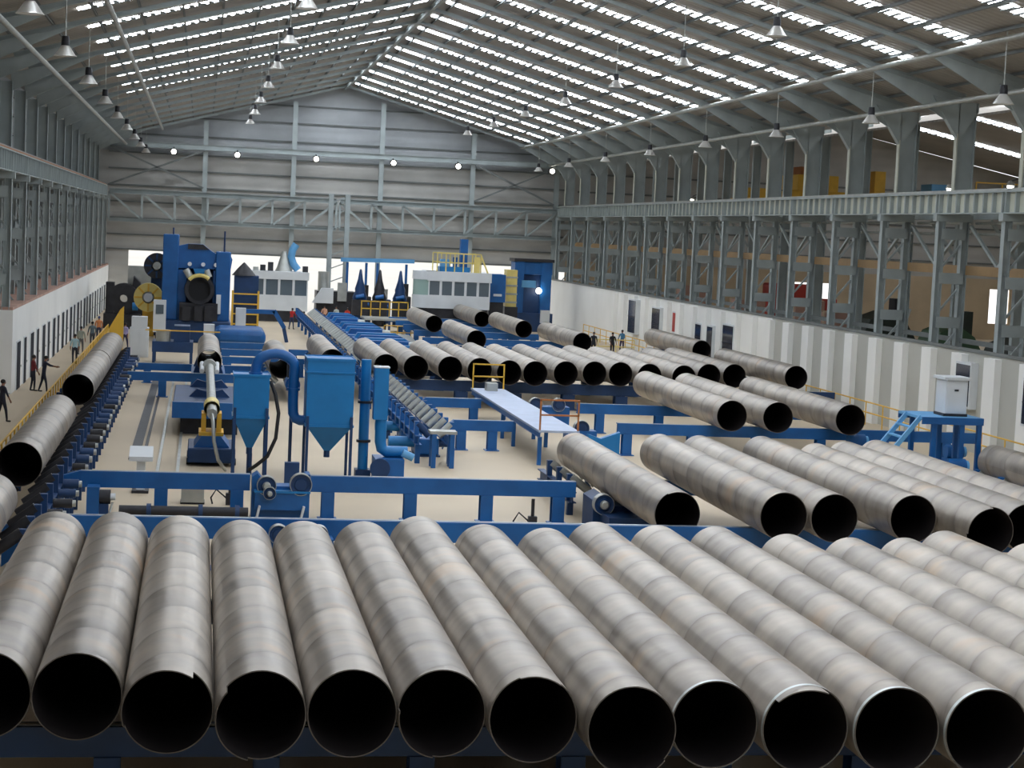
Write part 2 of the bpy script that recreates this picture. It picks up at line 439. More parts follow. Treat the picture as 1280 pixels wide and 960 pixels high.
for k in range(9):
    y = 46.5+14*k
    t = thing('roof_skylight', (46, y, r2(46)), 'skylight strip in the roof of the neighbouring bay, %s from the camera' % ORD[k], 'skylight', 'skylights of the neighbouring bay')
    for nm, xa, xb in (('translucent_sheet', 39.0, 56.5), ('translucent_sheet', 60.5, 78.0)):
        MB().add([(xa, y-.7, r2(xa)-.06), (xb, y-.7, r2(xb)-.06), (xb, y+.7, r2(xb)-.06), (xa, y+.7, r2(xa)-.06)], [(0, 1, 2, 3)]).build(nm, 'dayb', t)
    for lo, hi in ((0, 19), (23, 42)):
        B = MB()
        for i in range(lo, hi):
            x = 39.2+i*.92
            B.bar((x, y-.75, r2(x)-.1), (x, y+.75, r2(x)-.1), .3, .07)
        B.build('batten', 'dgrey', t)
# eave struts: bright round tubes the length of the hall
for i, (x, dz, side) in enumerate(((29.2, -.55, 'right'), (31.9, -1.3, 'right'), (-3.8, -.55, 'left'), (-7.0, -1.2, 'left'))):
    o = MB().tube((x, 40, roofz(x)+dz), (x, 171.2, roofz(x)+dz), .11, 10).build('eave_strut', 'galv')
    tag(o, 'long galvanised tube under the %s roof slope, %s column line' % (side, 'well inside the' if i % 2 == 0 else 'close to the'), 'roof tube')

# ------------------------------------------------------------------ portal frames
for k, y in enumerate(STN):
    t = thing('roof_rafter', (XC, y, ZR-.9), 'grey roof rafter spanning the hall, %s from the camera' % ORD[k], 'rafter', 'roof rafters of the hall')
    for nm, xe in (('rafter_arm', XL+.3), ('rafter_arm', XR-.2)):
        MB().ibar((XC, y, ZR-.27), (xe, y, roofz(xe)-.27), .24, .2, .025).build(nm, 'grey', t)
    MB().prism([(XR-.5, roofz(XR-.5)-.37), (XR-.5, roofz(XR)-1.6), (XR-5.5, roofz(XR-5.5)-.37)], 'Y', y-.05, y+.05).build('haunch', 'grey', t)
    MB().prism([(XL-.5, roofz(XL-.5)-.37), (XL-.5, roofz(XL)-1.4), (XL+3.6, roofz(XL+3.6)-.37)], 'Y', y-.05, y+.05).build('haunch', 'grey', t)
GZ = 11.05                                              # crane rail level
def lower_column(t, x, y, sgn):
    for dx in (0, sgn*1.15):
        MB().ibar((x+dx, y, .02), (x+dx, y, GZ-1.0), .34, .34, .03, up=(1, 0, 0)).build('column_leg', 'grey', t)
    for s in range(5):
        z = 1.2+s*2.0
        MB().box(min(x, x+sgn*1.15), max(x, x+sgn*1.15), y-.19, y-.15, z-.25, z+.25).build('batten_plate', 'grey', t)
        if s < 4: MB().bar((x, y, z+.3), (x+sgn*1.15, y, z+1.7), .09).build('lacing_bar', 'grey', t)
    x0, x1 = sorted((x-sgn*.3, x+sgn*1.45))
    Z2(x0, x1, y-.35, y+.35, 0, .04).build('base_plate', 'grey', t)
    Z2(x0, x1, y-.2, y+.2, GZ-1.28, GZ-.96).build('cap_plate', 'grey', t)
for k, y in enumerate(STN):
    # right line
    x = 33.0
    t = thing('steel_column', (x, y, 0), 'grey twin-leg steel column on the right crane line, %s from the camera' % ORD[k], 'column', 'columns of the right crane line')
    lower_column(t, x, y, 1)
    zt = roofz(33.9)-.5
    MB().ibar((33.9, y, GZ-.98), (33.9, y, zt), .34, .85, .035, up=(1, 0, 0)).build('upper_shaft', 'grey', t)
    MB().prism([(33.5, zt), (34.4, zt), (34.4, zt-.4), (33.5, zt-1.7), (32.2, zt+.25)], 'Y', y-.17, y+.17).build('corbel', 'grey', t)
    MB().bar((33.46, y-.02, GZ-.9), (33.46, y-.02, zt-1.4), .06, .3, up=(0, 1, 0)).build('inner_flange', 'pale', t)
    # second row, carrying the neighbouring bay
    x = BAY2R
    t = thing('steel_column', (x, y, 0), 'grey column behind the right crane girder, %s from the camera' % ORD[k], 'column', 'columns of the neighbouring bay')
    MB().ibar((x, y, .02), (x, y, r2(x)-.2), .3, .55, .03, up=(1, 0, 0)).build('column_shaft', 'grey', t)
    MB().bar((x-.3, y, 8.2), (x-1.6, y, 9.9), .14).build('bracket', 'grey', t)
    Z2(x-.4, x+.4, y-.3, y+.3, 0, .04).build('base_plate', 'grey', t)
    # left line
    x = -8.7 if y > 80 else -8.9
    t = thing('steel_column', (x, y, 0), 'grey twin-leg steel column on the left crane line, %s from the camera' % ORD[k], 'column', 'columns of the left crane line')
    z0 = 0
    lower_column(t, x-.0, y, -1)
    MB().ibar((-9.6, y, GZ-.98), (-9.6, y, roofz(XL)-.9), .3, .6, .03, up=(1, 0, 0)).build('upper_shaft', 'grey', t)
# crane girders, one per bay on each side
def girder(y0, y1, x, side, k, visible_stiff=True):
    t = thing('crane_girder', (x, (y0+y1)/2, GZ-1.0), 'crane girder with %s between columns on the %s, %s bay from the camera' % ('pale web panels' if side == 'right' else 'an orange rail', side, ORD[k]), 'crane girder', 'crane girders on the %s' % side)
    a, b = y0+.02, y1-.02
    Z2(x-.02, x+.02, a, b, GZ-.92, GZ-.08).build('web', 'pale' if side == 'right' else 'grey', t)
    Z2(x-.24, x+.24, a, b, GZ-.08, GZ-.02).build('flange', 'grey', t); Z2(x-.22, x+.22, a, b, GZ-.97, GZ-.92).build('flange', 'grey', t)
    yy = a+.2
    while yy < b:
        Z2(x-.2, x+.2, yy-.05, yy+.05, GZ-.92, GZ-.08).build('stiffener', 'grey', t); yy += .95
    Z2(x-.06, x+.06, a, b, GZ-.02, GZ+.1).build('rail', 'galv' if side == 'right' else 'orange', t)
    return t
for k, y in enumerate([STN[0]-7.0]+STN[:-1]):
    girder(y, y+7.0, 33.0, 'right', k); girder(y, y+7.0, -8.7, 'left', k)
# longitudinal ties and diagonal bracing between the lower columns
for k, y in enumerate(STN[:-1]):
    for side, x, mats in (('right', 34.3, ('ochre', 'galv')), ('left', -9.9, ('dgrey', 'dgrey'))):
        t = thing('bay_bracing', (x, y+3.5, 7.0), 'ties and diagonal struts under the %s crane girder, %s bay from the camera' % (side, ORD[k]), 'bracing', 'bracing between the %s columns' % side)
        MB().bar((x, y+.22, 7.6), (x, y+6.78, 7.6), .14, .42).build('tie_beam', mats[0], t)
        for z in (9.25, 9.75): MB().tube((x+.3*(1 if x > 0 else -1), y+.25, z), (x+.3*(1 if x > 0 else -1), y+6.75, z), .07, 8).build('service_pipe', mats[1], t)
        for yy in (.4, 6.6): MB().bar((x, y+3.5, 7.8), (x, y+yy, 9.6), .13).build('strut', 'grey', t)
        if side == 'left':
            MB().bar((x, y+.2, 5.4), (x, y+6.8, 5.4), .12, .3).build('tie_beam', 'dgrey', t)
            for yy, ww in ((1.75, .16), (3.5, .22), (5.25, .16)): MB().bar((x, y+yy, 4.2), (x, y+yy, 10), ww).build('mullion', 'dgrey', t)
        else:
            Z2(x-.15, x+.15, y+.25, y+6.75, 4.3, 4.5).build('walkway_beam', 'dgrey', t)
# gable columns, the twin one in the middle, wind girders and tie beam
for i, (x, tw) in enumerate(((.1, 0), (8.15, 0), (12.15, 1), (16.25, 0), (24.85, 0), (32.9, 0))):
    zt = min(roofz(x)-.6, 20.5)
    t = thing('gable_column', (x, 169.5, 0), ('tall twin-leg lattice column in the middle of the end wall' if tw else 'grey gable column against the end wall, %s from the left' % ORD[i if i < 2 else i-1]), 'column')
    if tw:
        for dx in (-.75, .75): MB().ibar((x+dx, 167.3, 0), (x+dx, 167.3, 11.2), .42, .5, .04, up=(0, 1, 0)).build('column_leg', 'grey', t)
        g = MB()
        for q in range(9): g.bar((x-.75, 167.3, .8+q*1.2), (x+.75, 167.3, 1.4+q*1.2), .09)
        g.build('lacing', 'grey', t)
    else:
        MB().ibar((x, 171.9, 0), (x, 171.9, zt), .42, .5, .04, up=(0, 1, 0)).build('column_shaft', 'grey', t)
        Z2(x-.35, x+.35, 171.66, 172.2, 0, .05).build('base_plate', 'grey', t)
for nm, x0, x1 in (('left', -8.4, 12.2), ('right', 12.5, 33.0)):
    t = thing('wind_girder', ((x0+x1)/2, 171.34, 7.9), 'grey lattice truss across the %s half of the end wall' % nm, 'truss')
    MB().ibar((x0, 171.34, 10.6), (x1, 171.34, 10.6), .6, .45, .05).build('top_chord', 'grey', t)
    MB().ibar((x0, 171.34, 8.0), (x1, 171.34, 8.0), .4, .3, .04).build('bottom_chord', 'grey', t)
    n = 7; st = (x1-x0)/n
    for i in range(n+1): MB().bar((x0+i*st, 171.34, 8.0), (x0+i*st, 171.34, 10.5), .2).build('post', 'grey', t)
    for i in range(n):
        a, b = x0+i*st, x0+(i+1)*st
        if i < n/2-.6: MB().bar((a, 171.34, 10.5), (b, 171.34, 8.1), .2).build('diagonal', 'grey', t)
        else: MB().bar((b, 171.34, 10.5), (a, 171.34, 8.1), .2).build('diagonal', 'grey', t)
tag(MB().ibar((-8.6, 171.5, 14.9), (33.6, 171.5, 14.9), .3, .5, .04).build('tie_beam', 'grey'), 'horizontal tie beam high across the end wall above the floodlights', 'beam')
for i, (a, b) in enumerate((((-8.4, 11.2), (0, 14.6)), ((-8.4, 14.6), (0, 11.2)), ((25, 14.6), (32.6, 11.2)), ((25, 11.2), (32.6, 14.6)))):
    tag(MB().bar((a[0], 171.3, a[1]), (b[0], 171.3, b[1]), .16).build('cross_brace', 'dgrey'),
        'diagonal brace %s in the %s end panel of the end wall' % ('rising right' if b[1] > a[1] else 'falling right', 'left' if i < 2 else 'right'), 'brace')

# ------------------------------------------------------------------ lamps
def pendant(x, y, z, label, group, lit=False):
    t = thing('pendant_lamp', (x, y, z), label, 'lamp', group)
    zc = roofz(x)+.03
    MB().tube((x, y, z+.62), (x, y, zc), .022, 6).build('suspension_rod', 'galv', t)
    MB().lathe((x, y, z), [(.0, .72), (.13, .72), (.15, .55), (.15, .38), (.0, .38)], n=12).build('ballast_housing', 'dark', t)
    MB().lathe((x, y, z), [(.12, .4), (.2, .3), (.36, .06), (.42, 0), (.40, 0), (.34, .06), (.18, .29), (.1, .38)], n=16).build('bell_reflector', 'reflector', t)
    MB().lathe((x, y, z), [(.0, .02), (.38, .02), (.36, .05), (0, .05)], n=16).build('lens', 'lit' if lit else 'lens', t)
    return t
rows = [('far left row', -5.1, 14.0, 55.5, 9), ('row left of the ridge', 3.6, 16.3, 69.7, 7), ('row right of the ridge', 21.4, 16.3, 68.6, 7), ('far right row', 29.5, 14.0, 65.8, 8)]
proto = None
for nm, x, z, y0, n in rows:
    for k in range(n):
        y = y0+13.9*k
        lb = 'bell-shaped pendant lamp in the %s, %s from the camera' % (nm, ORD[k])
        if proto is None or nm != proto[0]: proto = (nm, pendant(x, y, z, lb, 'pendant lamps, '+nm))
        else: clone(proto[1], (x, y, z), lb)
for i, (x, z) in enumerate(((-2.75, 14.1), (2.96, 14.1), (10.13, 14.1), (17.25, 14.1), (23.3, 14.1), (32.2, 14.1))):
    t = thing('floodlight', (x, 170.9, z), 'lit floodlight under the end wall tie beam, %s from the left' % ORD[i], 'floodlight', 'floodlights on the end wall')
    MB().box(x-.28, x+.28, 170.75, 171.1, z, z+.5).build('lamp_housing', 'dark', t)
    MB().lathe((x, 170.74, z+.25), [(0, 0), (.22, 0), (.22, -.06), (.0, -.1)], axis='Y', n=16).build('lens', 'lit', t)
    MB().bar((x, 171.0, z+.45), (x, 171.33, z+.66), .1).build('bracket', 'dark', t)
for i, k in enumerate((1, 2, 3, 4, 6, 9)):
    y = STN[k]+.6
    t = thing('wall_lamp', (BAY2R-.45, y, 11.5), 'small lit lamp above the right crane girder, %s from the camera' % ORD[i], 'lamp', 'lit lamps above the right girder')
    MB().bar((BAY2R-.3, y-.5, 11.9), (BAY2R-.5, y, 11.75), .05).build('bracket', 'dark', t)
    MB().lathe((BAY2R-.5, y, 11.5), [(0, .3), (.1, .28), (.22, .05), (.2, .05), (.08, .25), (0, .26)], n=12).build('shade', 'reflector', t)
    MB().sphere((BAY2R-.5, y, 11.5), .15, n=10).build('bulb', 'lit', t)

# ------------------------------------------------------------------ spiral-welded pipes
def pipe_mesh(R, L, notch=None, n=64, wall=.016):
    """open pipe along Y; notch = (start angle, end angle, extra length) of the spiral step at the near end"""
    angs = [2*PI*i/n for i in range(n)]
    if notch:
        for q in notch[:2]: angs += [q-.002, q+.002]
        angs = sorted(a % (2*PI) for a in angs); n = len(angs)
    def ext(a):
        if not notch: return 0
        a0, a1, d = notch; m = (a-a0) % (2*PI); w = (a1-a0) % (2*PI)
        return d*(1-.6*m/w) if 0 < m < w else 0
    ny = 9; vs = []; fs = []; mi = []
    def ring(r, y, front):
        return [(r*math.cos(a), y-(ext(a) if front else 0), r*math.sin(a)) for a in angs]
    for j in range(ny): vs += ring(R, -L/2+L*j/(ny-1), j == 0)
    for j in range(ny): vs += ring(R-wall, L/2-L*j/(ny-1), j == ny-1)
    m = 2*ny
    for j in range(m):
        k = (j+1) % m
        for i in range(n):
            fs.append((j*n+i, j*n+(i+1) % n, k*n+(i+1) % n, k*n+i))
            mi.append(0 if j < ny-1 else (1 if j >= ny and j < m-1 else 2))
    me = bpy.data.meshes.new('steel_pipe'); me.from_pydata(vs, [], fs)
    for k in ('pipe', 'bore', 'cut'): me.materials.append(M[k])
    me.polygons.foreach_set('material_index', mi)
    bm = bmesh.new(); bm.from_mesh(me); bmesh.ops.recalc_face_normals(bm, faces=bm.faces); bm.to_mesh(me); bm.free()
    me.polygons.foreach_set('use_smooth', [True]*len(me.polygons)); me.set_sharp_from_angle(angle=math.radians(40))
    return me
def steel_pipe(x, zc, yf, yr, label, group, R=.588, notch=None, bright=False, roll=None):
    me = pipe_mesh(R, yr-yf, notch)
    o = bpy.data.objects.new('steel_pipe', me); col.objects.link(o)
    o.location = (x, (yf+yr)/2, zc)
    tag(o, label, 'pipe', group)
    if bright:
        L = yr-yf
        MB().lathe((x, (yf+yr)/2, zc), [(R+.003, -L/2-.004), (R+.003, -L/2+.07), (R+.001, -L/2+.07)], axis='Y', n=64).build('bevelled_edge', 'rim', o)['label'] = 'bright ground band at the pipe end'
    return o
D2 = math.radians
G1 = 'pipes in the front row on the rack'
front = [(-2.66, 24.93, 36.9), (-1.46, 24.86, 37.0), (-.25, 24.21, 36.7), (.96, 23.94, 36.3), (2.17, 24.02, 36.3), (3.37, 24.03, 36.4),
         (4.57, 23.75, 37.2), (5.79, 23.16, 36.3), (7.0, 23.47, 36.0), (8.21, 23.27, 36.9), (9.46, 23.15, 36.6), (10.72, 23.07, 36.6),
         (12.0, 23.0, 35.8), (13.24, 22.9, 35.5), (14.45, 23.1, 35.6), (15.75, 23.2, 36.6), (17.0, 22.8, 35.2)]
nt = {2: (D2(58), D2(200), .34), 3: (D2(140), D2(255), .3), 5: (D2(172), D2(260), .2), 6: (D2(55), D2(110), .13), 9: (D2(72), D2(138), .34), 7: (D2(268), D2(320), .14), 14: (D2(80), D2(120), .25)}
extra = {0: 'cut by the picture edge', 2: 'step cut in upper right rim', 3: 'step cut in left rim', 8: 'bright rim', 9: 'stepped tab on its bright rim', 10: 'bright ground rim', 11: 'bright ground rim', 12: 'bright ground rim'}
for i, (x, a, b) in enumerate(front):
    lb = 'grey pipe in the front row, %s from the left%s' % (ORD[i], (', '+extra[i]) if i in extra else '')
    steel_pipe(x, 1.852, a, b, lb, G1, notch=nt.get(i), R=.599, bright=i in (8, 9, 10, 11, 12))
G2 = 'pipes in the second row on the rack'
for i, (x, a, b, z, nn) in enumerate([(13.98, 42.05, 54.4, 1.84, None), (15.22, 41.96, 54.3, 1.84, None), (17.28, 42.1, 54.6, 1.84, None),
                                      (18.5, 40.4, 53.0, 1.84, (D2(95), D2(185), .22)), (19.72, 41.0, 53.8, 1.84, None), (20.95, 41.6, 54.4, 1.84, None)]):
    steel_pipe(x, z, a, b, 'grey pipe in the second row, %s from its left end%s' % (ORD[i], ' with a jagged rim' if i == 3 else ''), G2, notch=nn)
steel_pipe(11.95, 1.5, 44.3, 57.2, 'grey pipe with a notched rim lying on the roller unit at the blue beam end', 'pipes on roller lines', notch=(D2(70), D2(118), .2))
G3 = 'pipes in the third row'
for i, (x, a, b) in enumerate([(19.94, 66.8, 80.6), (21.72, 66.7, 80.2), (24.56, 66.6, 79.5)]):
    steel_pipe(x, 1.84, a, b, 'one of three pipes apart in the third row, %s from the left%s' % (ORD[i], ', rusty far end' if i == 0 else ''), G3)
G4 = 'pipes in the long fourth row'
r4 = [(10.1, 85.7, 98.2), (11.75, 85.9, 98.2), (13.1, 85.5, 97.8), (14.36, 84.6, 97.4), (15.6, 84.6, 97.0), (17.18, 85.2, 97.8), (18.7, 85.8, 98.2), (20.0, 85.9, 98.3),
      (21.33, 85.5, 97.9), (22.95, 85.2, 97.5), (24.61, 86.7, 99.0), (26.07, 87.3, 99.6), (29.34, 87.6, 100.5)]
for i, (x, a, b) in enumerate(r4):
    steel_pipe(x, 1.84, a, b, 'pipe in the long fourth row on the dark blue rack, %s from the left' % ORD[i], G4)
steel_pipe(8.72, 1.84, 86.0, 98.2, 'pipe end hidden behind the tall blue duct, on the roller conveyor', 'pipes on roller lines')
steel_pipe(6.35, 1.84, 88.2, 100.0, 'pipe lying just behind the larger blue hopper', 'pipes on roller lines')
steel_pipe(3.85, 1.7, 86.0, 96.0, 'short pipe behind the arched blue duct', 'pipes on roller lines')
G5 = 'pipes at the far end of the hall'
for i, (x, a, b, lb) in enumerate([(16.1, 126.9, 139.4, 'brownish pipe alone in front of the white glazed booth'), (16.55, 109.8, 122.0, 'brownish pipe nearest of the far group, behind the fourth row'),
                                   (20.94, 136.6, 148.6, 'far pipe lying directly under the glazed booth with the yellow roof railing'), (21.96, 124.2, 136.4, 'brown pipe with a rusty near end right of the glazed booth'),
                                   (23.37, 111.2, 123.6, 'pale pipe behind the middle of the fourth row'), (30.0, 107.6, 120.0, 'pipe along the right railing behind the fourth row')]):
    steel_pipe(x, 1.84, a, b, lb, G5)
GL = 'pipes on the left roller line'
steel_pipe(-4.4, 1.75, 70.5, 83.4, 'grey pipe on the left roller line, third from the camera, touching the next one', GL)
steel_pipe(-4.4, 1.75, 83.7, 96.5, 'farthest grey pipe on the left roller line, touching the one before it', GL)
steel_pipe(-4.5, 1.75, 49.0, 62.2, 'grey pipe on the left roller line, second from the camera', GL)
steel_pipe(-4.55, 1.75, 31.0, 43.0, 'grey pipe cut by the left picture edge, nearest on the left roller line', GL)
steel_pipe(27.7, 1.1, 47.6, 60.6, 'pipe at the right picture edge beside the stair platform', 'pipes on roller lines')
steel_pipe(.5, 2.1, 82.0, 93.6, 'pale pipe with a grey boom entering its mouth, in the middle of the hall', 'pipes on roller lines', R=.53)

# ------------------------------------------------------------------ blue skid beams carrying the pipes
def skid(y, x0, x1, posts, label, top=1.24, h=.42, m='blue', group=None, pw=.36, slant=0, wd_=.3):
    t = thing('skid_beam', ((x0+x1)/2, y, 0), label, 'beam', group)
    MB().ibar((x0, y, top-h/2), (x1, y, top-h/2), wd_, h, .04).box(x0, x1, y-wd_/2, y-wd_/2+.03, top-h+.04, top-.04).build('beam', m, t)
    Z2(x0, x1, y-.05, y+.05, top, top+.012).build('wear_strip', 'galv', t)
    for x in posts:
        MB().ibar((x, y, .03), (x, y, top-h), pw, pw, .03, up=(0, 1, 0)).box(x-pw/2, x+pw/2, y-pw/2-.01, y-pw/2+.02, .03, top-h).build('post', m, t)
        Z2(x-pw*.75, x+pw*.75, y-pw*.75, y+pw*.75, 0, .03).build('base_plate', m, t)
    if slant:
        MB().prism([(x0, top), (x0, top-h), (x0-slant, top-h-.75), (x0-slant, top-.3)], 'Y', y-.14, y+.14).build('end_plate', m, t)
    return t
GS = 'blue beams under the pipe rows'
skid(25.7, -3.6, 18.4, [-3.27+2.2*k for k in range(10)], 'dark blue beam under the near ends of the front row of pipes', group=GS, m='navy', top=1.24)
skid(34.3, -3.6, 18.4, [-3.2+2.2*k for k in range(10)], 'blue beam under the rear ends of the front row of pipes', group=GS)
skid(44.1, -3.4, 24.0, [-2.4+2.6*k for k in range(11)], 'blue beam seen just behind the rear ends of the front row of pipes', h=.5, group=GS, slant=1.0)
skid(51.9, -3.1, 1.55, [-.9, 1.2], 'blue beam on two posts left of the middle roller unit', h=.45, slant=1.0)
skid(51.9, 3.25, 10.9, [3.75, 6.1, 8.3, 10.4], 'long blue beam on four posts right of the middle roller unit', h=.45)
skid(52.6, 13.2, 23.5, [14.2+2.5*k for k in range(4)], 'blue beam under the second row of pipes', group=GS)
skid(66.9+2.0, 16.0, 30.8, [16.4+2.6*k for k in range(6)], 'blue beam under the near half of the three third row pipes', group=GS)
skid(76.6, 16.0, 27.5, [17.0+2.6*k for k in range(5)], 'blue beam behind the walkway under the far half of the third row pipes', group=GS)
skid(86.6, 9.4, 31.0, [9.8+2.6*k for k in range(9)], 'dark blue beam with stout posts under the mouths of the fourth row', h=.5, m='navy', pw=.6, group=GS)
skid(95.0, 9.4, 31.0, [9.8+2.6*k for k in range(9)], 'dark blue beam under the far ends of the fourth row', h=.5, m='navy', group=GS)
skid(78.3, 9.7, 12.1, [9.95, 11.8], 'short blue beam farther of the pair left of the walkway', top=1.15, h=.4, slant=.4)
skid(69.3, 9.7, 12.0, [10.0, 11.2], 'short blue beam nearer of the pair left of the walkway', top=1.15, h=.4, slant=.4)
skid(94.3, -3.2, 2.95, [-2.5, 2.6], 'farther blue cross beam between the left roller line and the boom pipe', top=1.0, h=.36)
skid(87.0, -3.2, 2.95, [-1.6, 2.6], 'nearer blue cross beam between the left roller line and the boom pipe', top=1.15, h=.4)
for i, y in enumerate((100.5, 106.5, 112.5)):
    skid(y, 1.3, 4.6, [1.6, 4.2], 'blue cross beam right of the boom pipe, %s of three from the front' % ORD[i], top=1.0, h=.36, group='blue cross beams right of the boom')
for i, y in enumerate((100.6, 108.0)):
    skid(y, 5.2, 7.5, [5.5, 7.2], 'short blue beam left of the long roller conveyor, %s from the front' % ORD[i], top=1.0, h=.34, group='short beams left of the conveyor')
for i, y in enumerate((113.5, 121.0)):
    skid(y, 14.6, 25.0, [15+3*k for k in range(4)], 'blue beam under the far pipes, %s from the front' % ORD[i], group='beams under the far pipes')
for i, y in enumerate((129.5, 136.5, 142.0, 147.5)):
    skid(y, 15.0, 24.0, [16, 19, 22, 23.6], 'blue beam under the farthest pipes before the glazed booth, %s from the front' % ORD[i], group='beams under the far pipes')
skid(109.5, 28.6, 31.0, [29.0, 30.6], 'short blue beam under the near end of the pipe along the railing', group=GS)
skid(117.0, 28.6, 31.0, [29.0, 30.6], 'short blue beam under the far end of the pipe along the railing', group=GS)

# middle roller unit with two big wheels in a saddle
def wheel(t, x, y, z, r, cap=True, w=.3, m='navy'):
    o = MB().lathe((x, y, z), [(0, -w/2), (r*.55, -w/2), (r*.6, -w/2+.04), (r*.82, -w/2+.04), (r, -w/2), (r, w/2), (0, w/2)], axis='Y', n=28).build('roller_wheel', m, t)
    MB().lathe((x, y-w/2-.01, z), [(r*.98, 0), (r*1.04, .0), (r*1.04, w), (r*.98, w)], axis='Y', n=28).build('tyre', 'galv', o)
    if cap: MB().lathe((x, y-w/2, z), [(r*.45, 0), (r*.45, -.1), (r*.3, -.16), (0, -.16)], axis='Y', n=20).build('hub_cap', 'galv', o)
t = thing('roller_unit', (2.4, 51.7, 0), 'blue roller unit with two wheels in a saddle between the blue beams', 'roller unit')
MB().prism([(1.6, 0), (1.6, 1.2), (1.75, 1.3), (2.05, .95), (2.8, .95), (3.1, 1.3), (3.22, 1.3), (3.22, 0)], 'Y', 51.6, 52.3).build('frame', 'blue', t)
Z2(1.68, 3.2, 51.3, 51.6, .32, .8).build('gearbox', 'blue', t)
Z2(1.66, 3.22, 51.25, 51.6, .8, .86).build('ledge', 'azure', t)
wheel(t, 2.0, 51.42, 1.0, .26); wheel(t, 2.95, 51.42, 1.05, .3, cap=False)
wheel(t, 2.08, 51.2, .82, .17)
for x in (1.72, 2.95): MB().bar((x, 51.2, 0), (x+.1, 51.2, .45), .18, .06).build('foot', 'whitep', t)
t = thing('roller_unit', (2.45, 43.4, 0), 'low blue roller unit whose wheels show between the front pipes', 'roller unit')
Z2(1.6, 3.3, 43.2, 43.8, 0, .9).build('frame', 'blue', t)
wheel(t, 2.0, 43.3, 1.0, .22, cap=False); wheel(t, 2.95, 43.3, 1.0, .22, cap=False)
# right roller unit below the notched pipe
t = thing('roller_unit', (11.6, 50.5, 0), 'blue roller unit with silver hub under the notched pipe', 'roller unit')
MB().prism([(11.0, 0), (11.0, 1.0), (11.3, 1.15), (11.55, .85), (12.4, .85), (12.65, 1.15), (12.9, 1.0), (12.9, 0)], 'Y', 49.8, 51.2).build('frame', 'navy', t)
Z2(11.2, 12.7, 48.6, 49.8, 0, .7).build('motor_bed', 'navy', t)
wheel(t, 11.25, 49.65, .93, .28); wheel(t, 12.5, 49.65, .82, .24, cap=False)
MB().tube((11.0, 49.4, .3), (11.0, 48.4, .3), .12, 14).build('motor', 'blue', t)
t = thing('drive_motor', (-2.6, 51.2, 0), 'dark drive motor with a white end cap at the left end of the blue beam', 'motor')
MB().tube((-2.6, 51.3, .6), (-2.25, 51.3, .6), .2, 16).build('motor_body', 'dark', t)
MB().tube((-2.25, 51.3, .6), (-2.12, 51.3, .6), .1, 16).build('end_cap', 'whitep', t)
Z2(-2.88, -2.55, 51.0, 51.6, 0, .9).build('gear_housing', 'blue', t); Z2(-2.55, -2.3, 51.15, 51.45, 0, .42).build('pedestal', 'navy', t)
MB().path([(-2.2, 51.3, .45), (-2.25, 51.2, .2), (-2.35, 51.0, .02)], .03).build('cable', 'galv', t)
tag(MB().tube((-2.0, 50.9, .3), (1.5, 50.9, .3), .14, 12).build('drive_shaft', 'dark'), 'long black drive shaft low under the left blue beam', 'shaft')
for i, x in enumerate((-1.2, .2, 1.2)):
    t = thing('shaft_bearing', (x, 50.9, 0), 'small bearing block under the black drive shaft, %s from the left' % ORD[i], 'bearing', 'bearing blocks of the drive shaft')
    Z2(x-.12, x+.12, 50.75, 51.05, 0, .17).build('bearing_base', 'dark', t); MB().tube((x-.06, 50.9, .3), (x+.06, 50.9, .3), .2, 14).build('bearing_cap', 'navy', t)
for i, (x, y) in enumerate(((9.5, 50.9), (1.05, 54.2))):
    t = thing('valve_stand', (x, y, 0), 'small dark valve stand with looped cables %s' % ('near the right blue beam end' if i == 0 else 'under the left blue beam'), 'valve')
    Z2(x-.12, x+.12, y-.1, y+.1, 0, .35).build('valve_block', 'dark', t); MB().tube((x, y, .35), (x, y, .85), .05, 8).build('valve_stem', 'dark', t)
    MB().path([(x-.1, y, .2), (x-.4, y, .45), (x-.55, y, .2), (x-.5, y, .02)], .025).build('cable', 'black', t)
for i, z in enumerate((.04, .04)):
    tag(MB().tube((3.6, 51.2-.5*i, z), (10.6, 51.2-.5*i, z), .04, 8).build('conduit', 'dark'), 'thin conduit along the floor under the long blue beam, %s one' % ('nearer' if i else 'farther'), 'conduit')

# ------------------------------------------------------------------ roller lines
def roller_line(name, x0, x1, y0, y1, st, label, frame, top, stub=False, rm='galv'):
    t = thing(name, ((x0+x1)/2, (y0+y1)/2, 0), label, 'conveyor')
    for x in (x0+.12, x1-.12): MB().ibar((x, y0, top-.45), (x, y1, top-.45), .22, .34, .03).build('side_beam', frame, t)
    y = y0+.5; xm = (x0+x1)/2; w = (x1-x0)/2
    while y < y1-.2:
        for sg in (-1, 1):
            a = (xm+sg*.18, y, top-.32); b = (xm+sg*(w*.86), y, top+.12)
            o = MB().tube(a, b, .13, 14).build('roller', rm if isinstance(rm, str) else rm[sg > 0], t)
            MB().bar((xm+sg*w*.9, y, top-.62), (xm+sg*w*.9, y, top+.2), .2, .16).build('bearing_bracket', frame, o)
        if stub:
            r_ = random.uniform(.1, .15); e_ = random.uniform(.35, .5)
            d = MB().tube((x1, y, top-.3), (x1+e_, y, top-.3), r_, 12).build('drive_motor', 'dark' if random.random() < .4 else frame, t)
            MB().tube((x1+e_, y, top-.3), (x1+e_+.08, y, top-.3), r_*.7, 12).build('fan_cover', 'galv', d)
            MB().bar((x1+.22, y, 0), (x1+.22, y, top-.4), .12).build('stand', 'navy', d)
        y += st
    y = y0+.4
    while y < y1:
        for x in (x0+.12, x1-.12): MB().bar((x, y, 0), (x, y, top-.62), .18).build('leg', frame, t)
        y += 3*st
    return t
roller_line('roller_conveyor', -5.3, -3.5, 40.0, 99.0, 1.75, 'dark blue roller line with side motors along the yellow railing on the left', 'navy', 1.28, True, 'dark')
